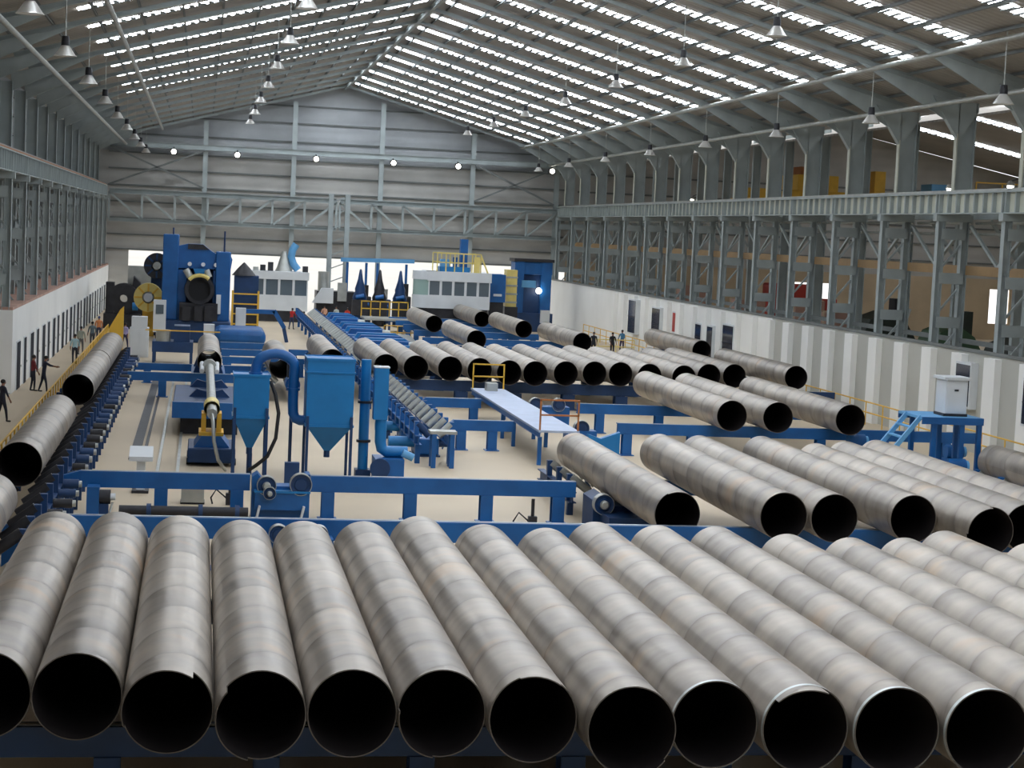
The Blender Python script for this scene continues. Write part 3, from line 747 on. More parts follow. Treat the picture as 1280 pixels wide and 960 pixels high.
roller_line('roller_conveyor', 7.85, 9.55, 98.6, 154.0, 1.7, 'long roller conveyor running from the hoppers back to the far booths', 'blue', 1.2, False, ('dark', 'galv'))
roller_line('roller_conveyor', 7.7, 9.1, 64.5, 98.4, 1.6, 'blue roller conveyor with bright inclined rollers right of the tall blue duct', 'blue', 1.3, False, ('navy', 'galv'))
roller_line('roller_conveyor', 5.6, 7.1, 87.5, 99.8, 2.0, 'short roller bed under the pipe behind the larger hopper', 'blue', 1.36)
roller_line('roller_conveyor', 3.1, 4.6, 86.0, 97.0, 2.0, 'short roller bed under the pipe behind the arched duct', 'blue', 1.22)
roller_line('roller_conveyor', 27.0, 28.4, 46.0, 64.0, 2.0, 'low roller line at the right picture edge', 'blue', .62)
roller_line('roller_conveyor', 11.0, 12.8, 53.2, 58.5, 1.6, 'blue roller bed under the far half of the notched pipe', 'navy', 1.02)
# grooved rails let into the floor beside the boom carriage
for i, x in enumerate((-1.75, -1.2, -.55)):
    tag(Z2(x-.05, x+.05, 60.5, 98, 0, .06).build('floor_rail', 'galv' if i else 'dark'), 'long steel rail on the floor left of the boom carriage, %s from the left' % ORD[i], 'rail')
tag(Z2(-2.25, -1.9, 64, 98, 0, .03).build('trench_cover', 'dark'), 'dark trench cover strip on the floor left of the rails', 'trench cover')

# ------------------------------------------------------------------ boom carriage in the middle
t = thing('boom_carriage', (.5, 63.8, 0), 'blue carriage with yellow clamp holding a long grey boom', 'carriage')
Z2(-.25, 1.35, 62.6, 65.4, .12, .62).build('base', 'navy', t, bevel=.04)
MB().prism([(-.05, .62), (.2, 1.0), (.85, 1.0), (1.15, .62)], 'Y', 62.9, 65.0).build('pedestal', 'blue', t)
MB().box(.18, .34, 63.2, 64.2, 1.0, 1.75).box(.7, .86, 63.2, 64.2, 1.0, 1.75).box(.1, .94, 63.0, 64.4, 1.0, 1.12).build('clamp', 'yellow', t)
MB().lathe((.52, 63.0, 1.92), [(.27, 0), (.27, 1.6), (.17, 1.8)], axis='Y', n=20).build('clamp_sleeve', 'ltyellow', t)
MB().tube((.52, 61.4, 1.92), (.52, 84.0, 1.98), .17, 16).build('boom', 'galv', t)
h = MB().tube((.5, 80.4, 2.0), (.5, 81.0, 2.0), .3, 16).build('boom_head', 'galv', t)
for sx in (-.32, .32): MB().tube((.5+sx, 80.0, 1.82), (.5+sx, 80.9, 2.1), .1, 12).build('shoe', 'whitep', h)
for x in (-.2, 1.3):
    for y in (63.0, 65.0): MB().tube((x-.08, y, .13), (x+.08, y, .13), .12, 14).build('wheel', 'dark', t)
MB().path([(.52, 61.4, 1.9), (.55, 60.9, 1.7), (.6, 60.6, 1.1), (.75, 60.6, .5), (.9, 60.9, .25), (1.0, 61.3, .08)], .06).build('cable', 'galv', t)
t = thing('machine_bed', (.5, 77, 0), 'long blue machine bed below the boom pipe with a dark underside', 'machine bed')
Z2(-.9, 1.9, 71.5, 79, .75, 1.3).build('deck', 'navy', t, bevel=.03)
Z2(-.92, 1.92, 71.3, 71.5, .7, 1.32).build('front_plate', 'blue', t)
Z2(-.6, 1.6, 72.2, 78.8, 0, .75).build('plinth', 'dark', t)
for y in (74, 78.3): MB().prism([(-.3, 1.3), (0, 1.62), (.2, 1.56), (.5, 1.5), (.8, 1.56), (1.0, 1.62), (1.3, 1.3)], 'Y', y-.2, y+.2).build('cradle', 'navy', t)
t = thing('machine_bed', (.5, 90, 0), 'low blue bed under the far half of the boom pipe', 'machine bed')
Z2(-.3, 1.3, 88.0, 93.4, .3, 1.05).build('deck', 'blue', t)
for y in (88.8, 92.6): MB().prism([(-.2, 1.05), (0, 1.66), (.25, 1.6), (.75, 1.6), (1.0, 1.66), (1.2, 1.05)], 'Y', y-.2, y+.2).build('cradle', 'navy', t)
for x in (-.2, 1.2): Z2(x-.1, x+.1, 88.2, 93.2, 0, .3).build('foot', 'navy', t)
# blue block assemblies further back right of the boom line
t = thing('machine_block', (2.4, 120, 0), 'rounded blue machine block behind the cross beams right of the boom', 'machine')
Z2(1.0, 4.2, 117.5, 122.5, .5, 1.5).build('body', 'blue', t, bevel=.35); Z2(1.3, 3.9, 118, 122, 0, .55).build('plinth', 'navy', t)
Z2(.3, .98, 118.4, 119.4, .0, 1.7).build('panel_case', 'whitep', t)
t = thing('lifting_arm', (4.2, 130, 0), 'blue bent lifting arm on a white post right of the tall blue mill', 'lifting arm')
Z2(2.5, 3.2, 129.6, 130.4, 0, 2.3).build('post', 'whitep', t)
MB().bar((3.2, 130, 2.1), (5.2, 130, 2.1), .4, .3).bar((5.15, 130, 2.2), (5.9, 130, 1.0), .4, .3).build('arm', 'blue', t)
MB().bar((5.85, 130, 1.1), (6.1, 130, .0), .3, .25).build('leg', 'navy', t)

# ------------------------------------------------------------------ dust collectors, ducts and blower
def hopper(x0, x1, y0, y1, zt, zk, zb, m, label, outlet=.0, lidh=.0):
    xm, ym = (x0+x1)/2, (y0+y1)/2
    t = thing('dust_hopper', (xm, ym, 0), label, 'hopper')
    b = MB().box(x0, x1, y0, y1, zk, zt)
    b.build('bin', m, t)
    v = [(x0, y0, zk), (x1, y0, zk), (x1, y1, zk), (x0, y1, zk)] + [(xm+sx*.1, ym+sy*.1, zb) for sx, sy in ((-1, -1), (1, -1), (1, 1), (-1, 1))]
    MB().add(v, [(0, 1, 5, 4), (1, 2, 6, 5), (2, 3, 7, 6), (3, 0, 4, 7), (4, 5, 6, 7)]).build('cone', m, t)
    g = MB()
    for z in (zt, zk):
        g.box(x0-.03, x1+.03, y0-.03, y0, z-.05, z+.03).box(x0-.03, x1+.03, y1, y1+.03, z-.05, z+.03).box(x0-.03, x0, y0, y1, z-.05, z+.03).box(x1, x1+.03, y0, y1, z-.05, z+.03)
    g.build('flange', m, t)
    for x in (x0+.05, x1-.05):
        for y in (y0-.05, y1+.05): MB().bar((x, y, 0), (x, y, zk+.3), .09).build('leg', 'navy', t)
    MB().tube((xm, ym, zb), (xm, ym, zb-.22), .1, 14).build('outlet', 'navy', t)
    return t
h1 = hopper(1.17, 2.3, 59.5, 60.8, 3.4, 2.05, 1.0, 'azure', 'smaller bright blue dust hopper on legs beside the boom', .3)
MB().tube((1.75, 60.15, .8), (1.75, 60.15, .1), .09, 12).build('drop_pipe', 'navy', h1)
h2 = hopper(3.5, 5.02, 59.4, 61.0, 4.0, 1.85, .95, 'azure', 'larger blue dust hopper on legs with a pyramid bottom')
Z2(3.46, 5.06, 59.36, 61.04, 3.55, 3.6).build('stiffening_band', 'azure', h2)
arch = [(1.85, 60.2, 3.42)]+[(2.5-.62*math.cos(a), 60.2, 3.65+.42*math.sin(a)) for a in [PI*k/10 for k in range(0, 11)]]+[(3.1, 60.2, 3.2), (3.1, 60.2, 2.5), (3.12, 60.2, 2.15), (3.2, 60.2, 1.98), (3.36, 60.2, 1.92), (3.5, 60.2, 1.92)]
t = thing('air_duct', (2.5, 60.2, 1.92), 'arched blue duct running from the smaller hopper round into the larger one', 'duct')
MB().path(arch, .17, 14).build('duct_tube', 'blue', t)
for p, q in (((1.86, 60.2, 3.40), (1.86, 60.2, 3.46)), ((3.1, 60.2, 2.9), (3.1, 60.2, 2.98))): MB().tube(p, q, .22, 14).build('flange', 'blue', t)
tag(MB().path([(2.34, 59.8, 3.2), (2.5, 59.6, 2.8), (2.62, 59.5, 2.2), (2.55, 59.4, 1.4), (2.3, 59.4, .8), (1.95, 59.4, .5), (1.76, 59.5, .35), (1.76, 60.0, .3)], .06, 10).build('rubber_hose', 'black'), 'black hose looping down the right side of the smaller hopper', 'hose')
t = thing('control_box', (2.9, 59, 0), 'small dark blue box standing between the two hoppers', 'box')
Z2(2.75, 3.2, 56.8, 57.1, 0, .95).build('box_body', 'navy', t); Z2(2.95, 3.15, 56.77, 56.8, .35, .5).build('name_plate', 'whitep', t)
t = thing('motor_fan', (3.05, 62.0, 0), 'blue fan motor high between the arched duct and the larger hopper', 'fan')
MB().tube((3.15, 61.6, 2.95), (3.15, 62.6, 2.95), .25, 18).build('fan_body', 'blue', t); MB().tube((3.15, 61.55, 2.95), (3.15, 61.6, 2.95), .16, 18).build('fan_inlet', 'galv', t)
for y in (61.8, 62.4): MB().bar((3.15, y, 0), (3.15, y, 2.72), .08).build('leg', 'navy', t)
MB().bar((3.1, 61.7, 3.2), (3.1, 61.7, 3.9), .3).build('silencer', 'dark', t)
t = thing('blower_duct', (6.3, 60, 0), 'tall blue rectangular duct standing on a blower box right of the larger hopper', 'duct')
Z2(5.72, 6.18, 59.8, 60.3, 2.05, 3.75).build('duct_shaft', 'azure', t); Z2(5.7, 6.2, 59.78, 60.32, 3.75, 3.79).build('duct_cap', 'whitep', t)
MB().path([(6.0, 60.05, 2.05), (6.0, 60.05, 1.3), (6.05, 60.05, 1.08), (6.2, 60.05, .98), (6.9, 60.05, .98)], .19, 14).build('elbow', 'azure', t)
Z2(5.8, 6.75, 59.4, 60.7, .02, .8).build('blower_box', 'blue', t); MB().tube((6.7, 59.6, 1.0), (7.05, 59.6, .85), .13, 14).build('motor', 'sky', t)
MB().lathe((5.95, 59.4, .5), [(0, -.1), (.33, -.1), (.33, 0)], axis='Y', n=20).build('fan_scroll', 'navy', t)
t = thing('blower_duct', (5.5, 60.6, 0), 'thinner blue round stack close to the right side of the larger hopper', 'duct')
MB().tube((5.5, 60.7, .05), (5.5, 60.7, 3.95), .17, 14).build('stack_tube', 'azure', t)
for z in (1.2, 2.5): MB().tube((5.5, 60.7, z), (5.5, 60.7, z+.08), .24, 14).build('flange', 'dark', t)
Z2(5.25, 5.75, 60.4, 61.0, 0, .3).build('foot', 'navy', t)
t = thing('console_stand', (-1.6, 56.4, 0), 'white operator console with sloping top on a post behind the left blue beam', 'console')
MB().bar((-1.6, 56.4, .08), (-1.6, 56.4, 1.0), .26).build('post', 'whitep', t)
MB().prism([(56.05, .98), (56.05, 1.12), (56.8, 1.36), (56.8, .98)], 'X', -1.95, -1.25).build('sloping_desk', 'whitep', t)
Z2(-1.85, -1.35, 56.1, 56.7, 0, .08).build('foot', 'dark', t)
t = thing('electrical_cabinet', (-.03, 54.4, 0), 'low grey cabinet with a white lid under the left blue beam', 'cabinet')
Z2(-.36, .3, 54.1, 54.8, .06, .66).build('cabinet_body', 'galv', t); Z2(-.38, .32, 54.06, 54.82, .66, .78).build('lid', 'whitep', t)
Z2(-.38, .32, 54.15, 54.75, 0, .06).build('plinth', 'dark', t)

# ------------------------------------------------------------------ walkway with yellow gate rails
t = thing('walkway_bridge', (12.8, 74, 0), 'grey-blue plate walkway bridging the blue beams toward the fourth row', 'walkway')
MB().prism([(64.9, 1.22), (64.9, 1.3), (82.0, 1.3), (82.0, 1.22)], 'X', 12.2, 13.7).build('deck_plate', 'steelplate', t)
for x in (12.25, 13.65): MB().ibar((x, 64.9, 1.12), (x, 82.0, 1.12), .08, .2, .015).build('side_beam', 'blue', t)
for y in (65.2, 70.8, 73.5, 81.0):
    for x in (12.3, 13.6): MB().bar((x, y, 0), (x, y, 1.03), .14).build('leg', 'blue', t)
for y, m, nm in ((65.0, 'orange', 'near'), (81.8, 'yellow', 'far')):
    for x in (12.25, 13.65): MB().bar((x, y, 1.3), (x, y, 2.4), .06).build('rail_post', m, t)
    for z in (1.85, 2.4): MB().bar((12.22, y, z), (13.68, y, z), .06).build('handrail', m, t)
Z2(12.7, 13.2, 80.6, 81.2, 1.3, 1.65).build('step_block', 'galv', t)
t = thing('lifting_arm', (15.2, 66, 0), 'blue wedge-shaped kicker plate right of the walkway beside the notched pipe', 'lifting arm')
MB().prism([(13.85, .8), (13.85, 1.3), (14.3, 1.15), (15.0, 1.4), (15.0, 0), (14.6, 0)], 'Y', 64.0, 64.3).build('side_plate', 'azure', t)
Z2(14.5, 15.0, 64.3, 64.75, 0, .6).build('pivot_block', 'navy', t)
t = thing('roller_unit', (15.0, 71, 0), 'small blue roller stand right of the walkway', 'roller unit')
Z2(14.4, 15.6, 70.6, 71.4, 0, .7).build('frame', 'blue', t); wheel(t, 15.0, 70.8, .8, .3, cap=False); 
t = thing('roller_unit', (14.6, 77.2, 0), 'pair of blue rollers beyond the walkway near the third row beam', 'roller unit')
Z2(13.95, 15.9, 77.6, 78.4, 0, .95).build('frame', 'blue', t); wheel(t, 14.4, 77.7, 1.05, .28, cap=False); wheel(t, 15.4, 77.7, 1.05, .28, cap=False)
t = thing('work_bench', (8.6, 64.0, 0), 'blue two-legged bench at the near end of the bright roller conveyor', 'bench')
Z2(8.1, 9.05, 63.6, 64.3, 1.2, 1.3).build('bench_top', 'galv', t)
for x in (8.25, 8.9):
    for y in (63.7, 64.2): MB().bar((x, y, 0), (x, y, 1.2), .16).build('leg', 'blue', t)
# ------------------------------------------------------------------ stair platform with cabinet
t = thing('stair_platform', (26.3, 62.3, 0), 'blue platform with a steep ladder stair in front of the right wall', 'platform')
Z2(25.2, 27.5, 61.2, 63.4, 2.46, 2.55).build('deck', 'sky', t)
MB().box(25.2, 27.5, 61.15, 61.2, 2.3, 2.55).box(25.2, 27.5, 63.4, 63.45, 2.3, 2.55).build('edge_beam', 'blue', t)
for x in (25.7, 26.75, 27.4):
    for y in (61.3, 63.3): MB().bar((x, y, 0), (x, y, 2.46), .16).build('leg', 'blue', t)
for y in (61.4, 62.7): MB().bar((23.2, y, 0), (25.25, y, 2.55), .1, .16).build('stringer', 'sky', t)
for k in range(6):
    z = .3+.37*k; MB().bar((23.2+z*.804, 61.4, z), (23.2+z*.804, 62.7, z), .2, .05).build('tread', 'sky', t)
t = thing('electrical_cabinet', (26.65, 62.2, 2.55), 'white electrical cabinet standing on the blue stair platform', 'cabinet')
Z2(26.25, 27.05, 61.7, 62.6, 2.65, 3.85).build('cabinet_body', 'whitep', t); Z2(26.15, 27.15, 61.6, 62.7, 3.85, 3.95).build('roof_plate', 'whitep', t)
Z2(26.3, 27.0, 61.67, 61.7, 2.7, 3.8).build('door', 'whitep', t); Z2(26.55, 26.7, 61.65, 61.67, 3.45, 3.52).build('name_plate', 'dark', t)
Z2(26.2, 27.1, 61.7, 62.6, 2.55, 2.65).build('plinth', 'dark', t)
for i, (x, y) in enumerate(((26.2, 60.3), (28.0, 64.7), (25.2, 67.5))):
    t = thing('drive_motor', (x, y, 0), ['blue motor under the stair platform', 'blue motor right of the stair platform legs', 'blue motor behind the ladder stair at the third row'][i], 'motor')
    MB().tube((x-.35, y, .95), (x+.3, y, .95), .26, 16).build('motor_body', 'blue', t); MB().tube((x+.3, y, .95), (x+.42, y, .95), .2, 16).build('fan_cover', 'sky', t)
    Z2(x-.35, x+.3, y-.3, y+.3, 0, .7).build('pedestal', 'blue', t)

# ------------------------------------------------------------------ yellow railings
def railing(pts, label, m='yellow', st=1.7, h=1.1):
    c = pts[0]
    t = thing('railing', (c[0], c[1], 0), label, 'railing')
    for (ax_, ay), (bx, by) in zip(pts, pts[1:]):
        L = math.hypot(bx-ax_, by-ay); n = max(1, round(L/st))
        for z in (h, h*.55): MB().tube((ax_, ay, z), (bx, by, z), .035, 8).build('rail', m, t)
        for k in range(n+1):
            x, y = ax_+(bx-ax_)*k/n, ay+(by-ay)*k/n
            MB().tube((x, y, 0), (x, y, h), .03, 8).build('rail_post', m, t)
    return t
railing([(-5.95, 44), (-5.95, 125)], 'long yellow railing along the left roller line', 'yellow', 1.35)
railing([(31.55, 57), (31.55, 150)], 'yellow railing along the white right wall', 'yellow', 2.2)
railing([(13.6, 136.6), (17.6, 136.6)], 'yellow railing on the pale ramp at the far end left of the glazed booth', 'yellow', 1.0)
railing([(25.5, 128.5), (30.8, 128.5)], 'pale yellow railing across the aisle behind the two dark figures', 'ltyellow', 1.2)
t = thing('ramp_plate', (13.3, 130, 0), 'pale flat ramp between the blue tables and the far pipes', 'ramp')
MB().prism([(126, .02), (126, .1), (136, .5), (136, .02)], 'X', 13.7, 15.4).build('ramp_deck', 'galv', t)

# ------------------------------------------------------------------ the tall blue spiral mill
t = thing('pipe_mill', (-.2, 128, 0), 'tall blue spiral pipe mill with a black round mouth at the far left', 'mill')
Z2(-2.5, 2.1, 126, 132, 0, 1.5).build('base', 'navy', t, bevel=.1)
Z2(-2.55, -1.5, 126.5, 129, 1.5, 7.25).build('tower', 'blue', t, bevel=.06)
Z2(1.0, 2.0, 126.5, 129, 1.5, 6.2).build('tower', 'blue', t, bevel=.06)
MB().prism([(-1.5, 5.4), (-1.5, 6.5), (-.9, 6.65), (.1, 6.65), (.7, 6.2), (1.1, 6.0), (1.9, 6.15), (2.1, 5.7), (2.0, 5.0), (-1.5, 5.0)], 'Y', 126.8, 128.8).build('crosshead', 'blue', t)
MB().prism([(-.9, 6.65), (.1, 6.65), (.55, 6.3), (-.9, 6.3)], 'Y', 126.7, 126.8).build('guard_plate', 'dark', t)
for x in (-.75, .6): MB().tube((x-.25, 126.2, 4.95), (x+.05*(1 if x < 0 else -1), 126.2, 4.45), .24, 14).build('press_cylinder', 'galv', t)
MB().prism([(-.5, 5.0), (.35, 5.0), (.15, 4.55), (-.3, 4.55)], 'Y', 126.0, 126.6).build('forming_wedge', 'azure', t)
Z2(-1.5, 1.0, 128.4, 130.5, 1.5, 5.2).build('back_plate', 'navy', t)
for x0, x1 in ((-1.5, -.95), (.85, 1.05)): Z2(x0, x1, 126.9, 128.4, 1.5, 4.9).build('side_frame', 'blue', t)
MB().lathe((-.05, 126.3, 3.6), [(.75, -.3), (.98, -.3), (1.02, 0), (.98, .8), (.75, .8)], axis='Y', n=28).build('forming_ring', 'dark', t)
MB().lathe((-.05, 126.6, 3.6), [(0, 0), (.76, 0), (.76, .3), (0, .3)], axis='Y', n=28).build('mouth', 'black', t)
arc = [(.02+.95*math.cos(a)*1.0-.07, 125.85, 3.6+.98*math.sin(a)) for a in [D2(50+8*k) for k in range(12)]]
MB().path(arc, .13, 8).build('clamp_arc', 'ltyellow', t)
for x in (-.9, -.1, .6): Z2(x-.25, x+.3, 125.6, 126.4, 1.5, 2.5).build('roll_stand', 'dark', t)
for x, z in ((-.75, 5.3), (.15, 5.3), (1.0, 5.3)): MB().lathe((x, 126.6, z), [(0, -.08), (.14, -.08), (.14, .1)], axis='Y', n=14).build('work_light', 'lens', t)
for x, z0, z1 in ((-1.9, 7.25, 7.7), (1.55, 6.15, 7.6)): MB().tube((x, 127.5, z0), (x, 127.5, z1), .06, 8).build('mast', 'navy', t)
Z2(1.1, 1.4, 126.2, 126.5, 2.0, 3.3).build('hydraulic_panel', 'whitep', t)
Z2(-1.35, 1.2, 126.1, 127.0, 1.5, 2.7).build('lower_housing', 'dark', t)
t = thing('operator_console', (-2.6, 122, 0), 'pale upright control panel in front of the blue mill tower', 'console')
Z2(-2.95, -2.15, 121.7, 122.2, .9, 3.0).build('panel_case', 'whitep', t); Z2(-2.8, -2.3, 121.66, 121.7, 2.1, 2.7).build('display', 'glass', t); Z2(-2.8, -2.3, 121.8, 122.1, 0, .9).build('stand', 'dark', t)
def reel(x, y, z, r, m, hub, label, fm):
    t = thing('strip_reel', (x, y, 0), label, 'reel')
    MB().lathe((x, y, z), [(r*.42, -.3), (r, -.3), (r, .5), (r*.42, .5)], axis='Y', n=28).build('rim_disc', m, t)
    for k in range(8):
        a = k*PI/4; MB().bar((x+r*.4*math.cos(a), y-.33, z+r*.4*math.sin(a)), (x+r*.95*math.cos(a), y-.33, z+r*.95*math.sin(a)), .12, .06, up=(0, 1, 0)).build('spoke', fm, t)
    MB().lathe((x, y, z), [(0, -.4), (r*.3, -.4), (r*.42, -.1), (r*.42, .5), (0, .5)], axis='Y', n=20).build('hub', hub, t)
    Z2(x-.4, x+.4, y+.5, y+1.3, 0, z+.3).build('stand', fm, t)
    return t
reel(-3.05, 132, 4.95, .9, 'dark', 'galv', 'dark spoked reel high at the left side of the blue mill', 'navy')
reel(-3.55, 131, 2.75, 1.0, 'ltyellow', 'whitep', 'yellow reel low at the left side of the blue mill', 'yellow')
t = thing('decoiler', (-5.6, 140, 0), 'dark decoiler machine left of the yellow reel', 'decoiler')
MB().lathe((-5.6, 139.5, 2.2), [(.3, 0), (1.15, 0), (1.15, 1.6), (.3, 1.6)], axis='Y', n=24).build('steel_coil', 'dark', t)
Z2(-7.0, -4.3, 139, 142, 0, 1.1).build('base', 'dark', t); Z2(-6.9, -6.3, 139.6, 141, 1.1, 3.4).build('upright', 'dark', t)
MB().prism([(-5.2, 1.0), (-4.2, 1.0), (-4.4, 3.4), (-4.9, 3.9)], 'Y', 140, 141.4).build('hold_down_arm', 'dark', t)
MB().tube((-4.9, 138.8, 1.7), (-4.5, 138.8, 1.7), .3, 14).build('motor', 'azure', t)
Z2(-5.4, -3.4, 141.5, 143.5, 0, 4.6).build('housing', 'galv', t)
t = thing('electrical_cabinet', (-3.5, 112, 0), 'large grey-white cabinet behind the left roller line', 'cabinet')
Z2(-4.05, -2.95, 111.3, 112.5, 0, 1.75).build('cabinet_body', 'whitep', t); Z2(-3.95, -3.05, 111.3, 112.5, 1.75, 2.4).build('upper_case', 'whitep', t)
for x in (-4.0, -3.48): Z2(x, x+.48, 111.26, 111.3, .1, 1.68).build('door', 'whitep', t)
t = thing('guard_panel', (-4.4, 101, 0), 'slanted yellow guard panel at the end of the left pipe line', 'guard')
MB().prism([(-4.75, 1.3), (-4.0, 1.3), (-4.0, 3.5), (-4.2, 3.3), (-4.75, 2.3)], 'Y', 100.9, 101.05).build('panel', 'yellow', t)
for x in (-4.7, -4.05): MB().bar((x, 101.1, 0), (x, 101.1, 1.8), .08).build('leg', 'yellow', t)
t = thing('instrument_table', (-1.2, 108, 0), 'dark blue machine table with a round grey drum left of the boom line', 'machine')
Z2(-2.6, -.3, 106.5, 109, .7, 1.3).build('table_top', 'navy', t); MB().tube((-2.0, 107, 1.3), (-2.0, 107, 1.95), .42, 16).build('drum', 'galv', t)
Z2(-1.4, -.5, 106.8, 108.6, 1.3, 2.2).build('gear_housing', 'navy', t)
for x in (-2.5, -.4):
    for y in (106.6, 108.9): MB().bar((x, y, 0), (x, y, .7), .16).build('leg', 'navy', t)
MB().bar((-3.0, 106.4, 1.95), (1.2, 106.4, 1.95), .06).build('handrail', 'yellow', t)
t = thing('hydraulic_unit', (3.0, 140, 0), 'dark blue hydraulic unit with a yellow ladder frame right of the mill', 'hydraulic unit')
Z2(2.5, 4.3, 139, 141, 1.9, 4.3).build('tank', 'navy', t); MB().lathe((3.2, 139.6, 4.3), [(.9, 0), (.5, .5), (.12, .9), (0, 1.0)], n=14).build('dome', 'dark', t)
for x in (2.4, 4.3): MB().bar((x, 138.7, 0), (x, 138.7, 3.2), .14).build('ladder_rail', 'yellow', t)
for k in range(4): MB().bar((2.4, 138.7, .7+.75*k), (4.3, 138.7, .7+.75*k), .1).build('rung', 'yellow', t)
Z2(2.5, 4.3, 139, 141, 0, 1.9).build('plinth', 'dark', t)

# ------------------------------------------------------------------ booths
def booth(name, x0, x1, y0, y1, z0, z1, nwin, label, wz=(.40, .8)):
    t = thing(name, ((x0+x1)/2, (y0+y1)/2, 0), label, 'booth')
    H = z1-z0; za, zb = z0+H*wz[0], z0+H*wz[1]
    MB().box(x0, x1, y0, y1, z0, za).build('lower_panel', 'whitep', t)
    Z2(x0-.08, x1+.08, y0-.08, y1+.08, zb, z1).build('roof', 'whitep', t)
    w = (x1-x0)/nwin
    for k in range(nwin+1):
        x = x0+w*k; Z2(max(x0, x-.1), min(x1, x+.1), y0, y0+.15, za, zb).build('mullion', 'whitep', t)
    Z2(x0, x1, y1-.15, y1, za, zb).build('rear_panel', 'galv', t)
    for k in range(nwin):
        Z2(x0+w*k+.1, x0+w*(k+1)-.1, y0+.05, y0+.08, za, zb).build('window_pane', 'glass', t)
    Z2(x0+.15, x1-.15, y0+.15, y1-.1, 0, z0).build('plinth', 'dark', t)
    return t
b1 = booth('control_booth', 4.15, 9.0, 157, 160.5, .95, 4.25, 4, 'white control booth with four windows behind the blue mill')  # its dark plinth stands in for the shadow under the raised booth
for i, (x, h) in enumerate(((4.6, .3), (5.2, .5), (5.85, .75), (8.8, .5))):
    Z2(x-.22, x+.22, 158, 158.8, 4.25, 4.25+h).build('roof_unit', 'dark' if i else 'galv', b1)
t = thing('exhaust_hood', (7.35, 159, 4.25), 'grey cone with a pale blue curved pipe on the roof of the left booth', 'exhaust')
MB().lathe((7.0, 159, 4.25), [(.75, 0), (.6, .3), (.25, 1.5), (.2, 1.7), (0, 1.7)], n=16).build('cone', 'galv', t)
MB().path([(8.2, 159, 4.4), (7.8, 159, 4.9), (7.6, 159, 5.5), (7.7, 159, 6.1), (8.0, 159, 6.6)], .32, 12).build('curved_pipe', 'sky', t)
b2 = booth('control_booth', 18.3, 23.4, 149, 153, 2.0, 5.0, 5, 'white glazed control booth with a yellow railed roof at the far end', (.36, .74))
g = MB().tube((18.3, 150.2, 2.0), (18.3, 150.2, 3.05), 1.2, 24); g.build('curved_corner', 'whitep', b2)
MB().tube((18.3, 150.2, 3.05), (18.3, 150.2, 4.3), 1.14, 24).build('curved_window', 'gglass', b2)
MB().tube((18.3, 150.2, 4.3), (18.3, 150.2, 5.0), 1.2, 24).build('curved_fascia', 'whitep', b2)
MB().tube((18.3, 150.2, 0), (18.3, 150.2, 2.0), 1.0, 20).build('corner_plinth', 'dark', b2)
rl = thing('roof_railing', (21, 150, 5.0), 'pale yellow guard railing on the roof of the glazed booth', 'railing')
for y in (149.4, 152.4):
    for z in (5.75, 6.5): MB().bar((19.0, y, z), (22.6, y, z), .09).build('rail', 'ltyellow', rl)
    for k in range(6): MB().bar((19.0+.72*k, y, 5.0), (19.0+.72*k, y, 6.5), .09).build('rail_post', 'ltyellow', rl)
MB().bar((22.6, 149.4, 6.4), (23.2, 149.4, 5.0), .12).build('ladder_side', 'ltyellow', rl)
MB().box(22.0, 22.5, 149.2, 149.3, 5.0, 6.3).build('ladder_panel', 'ltyellow', rl)
t = thing('hydraulic_unit', (20.2, 150.5, 5.0), 'blue hydraulic unit inside the roof railing of the glazed booth', 'hydraulic unit')
Z2(19.3, 21.8, 150, 151.8, 5.0, 5.4).build('tank', 'azure', t); Z2(19.4, 20.1, 150.2, 151, 5.4, 6.0).build('pump', 'sky', t)
Z2(21.0, 21.6, 150.2, 151, 5.4, 7.7).build('riser', 'blue', t); MB().tube((20.6, 150.4, 5.4), (20.6, 150.4, 6.2), .2, 12).build('accumulator', 'blue', t)
t = thing('machine_block', (24.4, 152, 0), 'dark blue machine housing against the right side of the glazed booth', 'machine')
Z2(23.6, 25.0, 151, 154, 2.6, 4.9).build('housing', 'blue', t); Z2(23.7, 24.9, 151.2, 153.8, 0, 2.6).build('plinth', 'dark', t); Z2(24.0, 24.7, 150.95, 151, 3.1, 3.3).build('name_plate', 'whitep', t)
# blue press at the right of the booth
t = thing('pipe_press', (28.1, 157, 0), 'tall blue press machine with a white light at the far right', 'press')
for x0, x1 in ((26.7, 27.4), (28.9, 29.8)): Z2(x0, x1, 156, 158.5, 1.6, 6.1).build('column', 'blue', t)
Z2(26.6, 29.9, 156.1, 158.4, 4.9, 6.0).build('crosshead', 'blue', t, bevel=.08); Z2(27.4, 28.9, 156.6, 158, 1.6, 4.9).build('back_plate', 'navy', t)
MB().box(26.5, 30.0, 155.9, 158.6, 6.0, 6.25).build('top_plate', 'dark', t)
Z2(27.2, 28.4, 155.7, 156.3, 3.8, 4.4).build('ram', 'sky', t); MB().sphere((28.7, 155.8, 3.55), .26, n=12).build('work_light', 'lit', t)
Z2(26.4, 30.0, 155.8, 158.6, 0, 1.6).build('base', 'navy', t); Z2(28.9, 29.7, 155.5, 155.8, .8, 1.9).build('panel', 'whitep', t)
t = thing('machine_block', (26.0, 154, 0), 'cream ribbed machine tower between the blue press and the booth', 'machine')
Z2(25.4, 26.3, 153, 154.5, 2.2, 5.3).build('tower_case', 'ltyellow', t); Z2(25.3, 26.4, 152.8, 154.7, 0, 2.2).build('base', 'dark', t)
for k in range(4): Z2(25.36, 26.34, 152.95, 153, 2.5+.7*k, 2.65+.7*k).build('rib', 'galv', t)
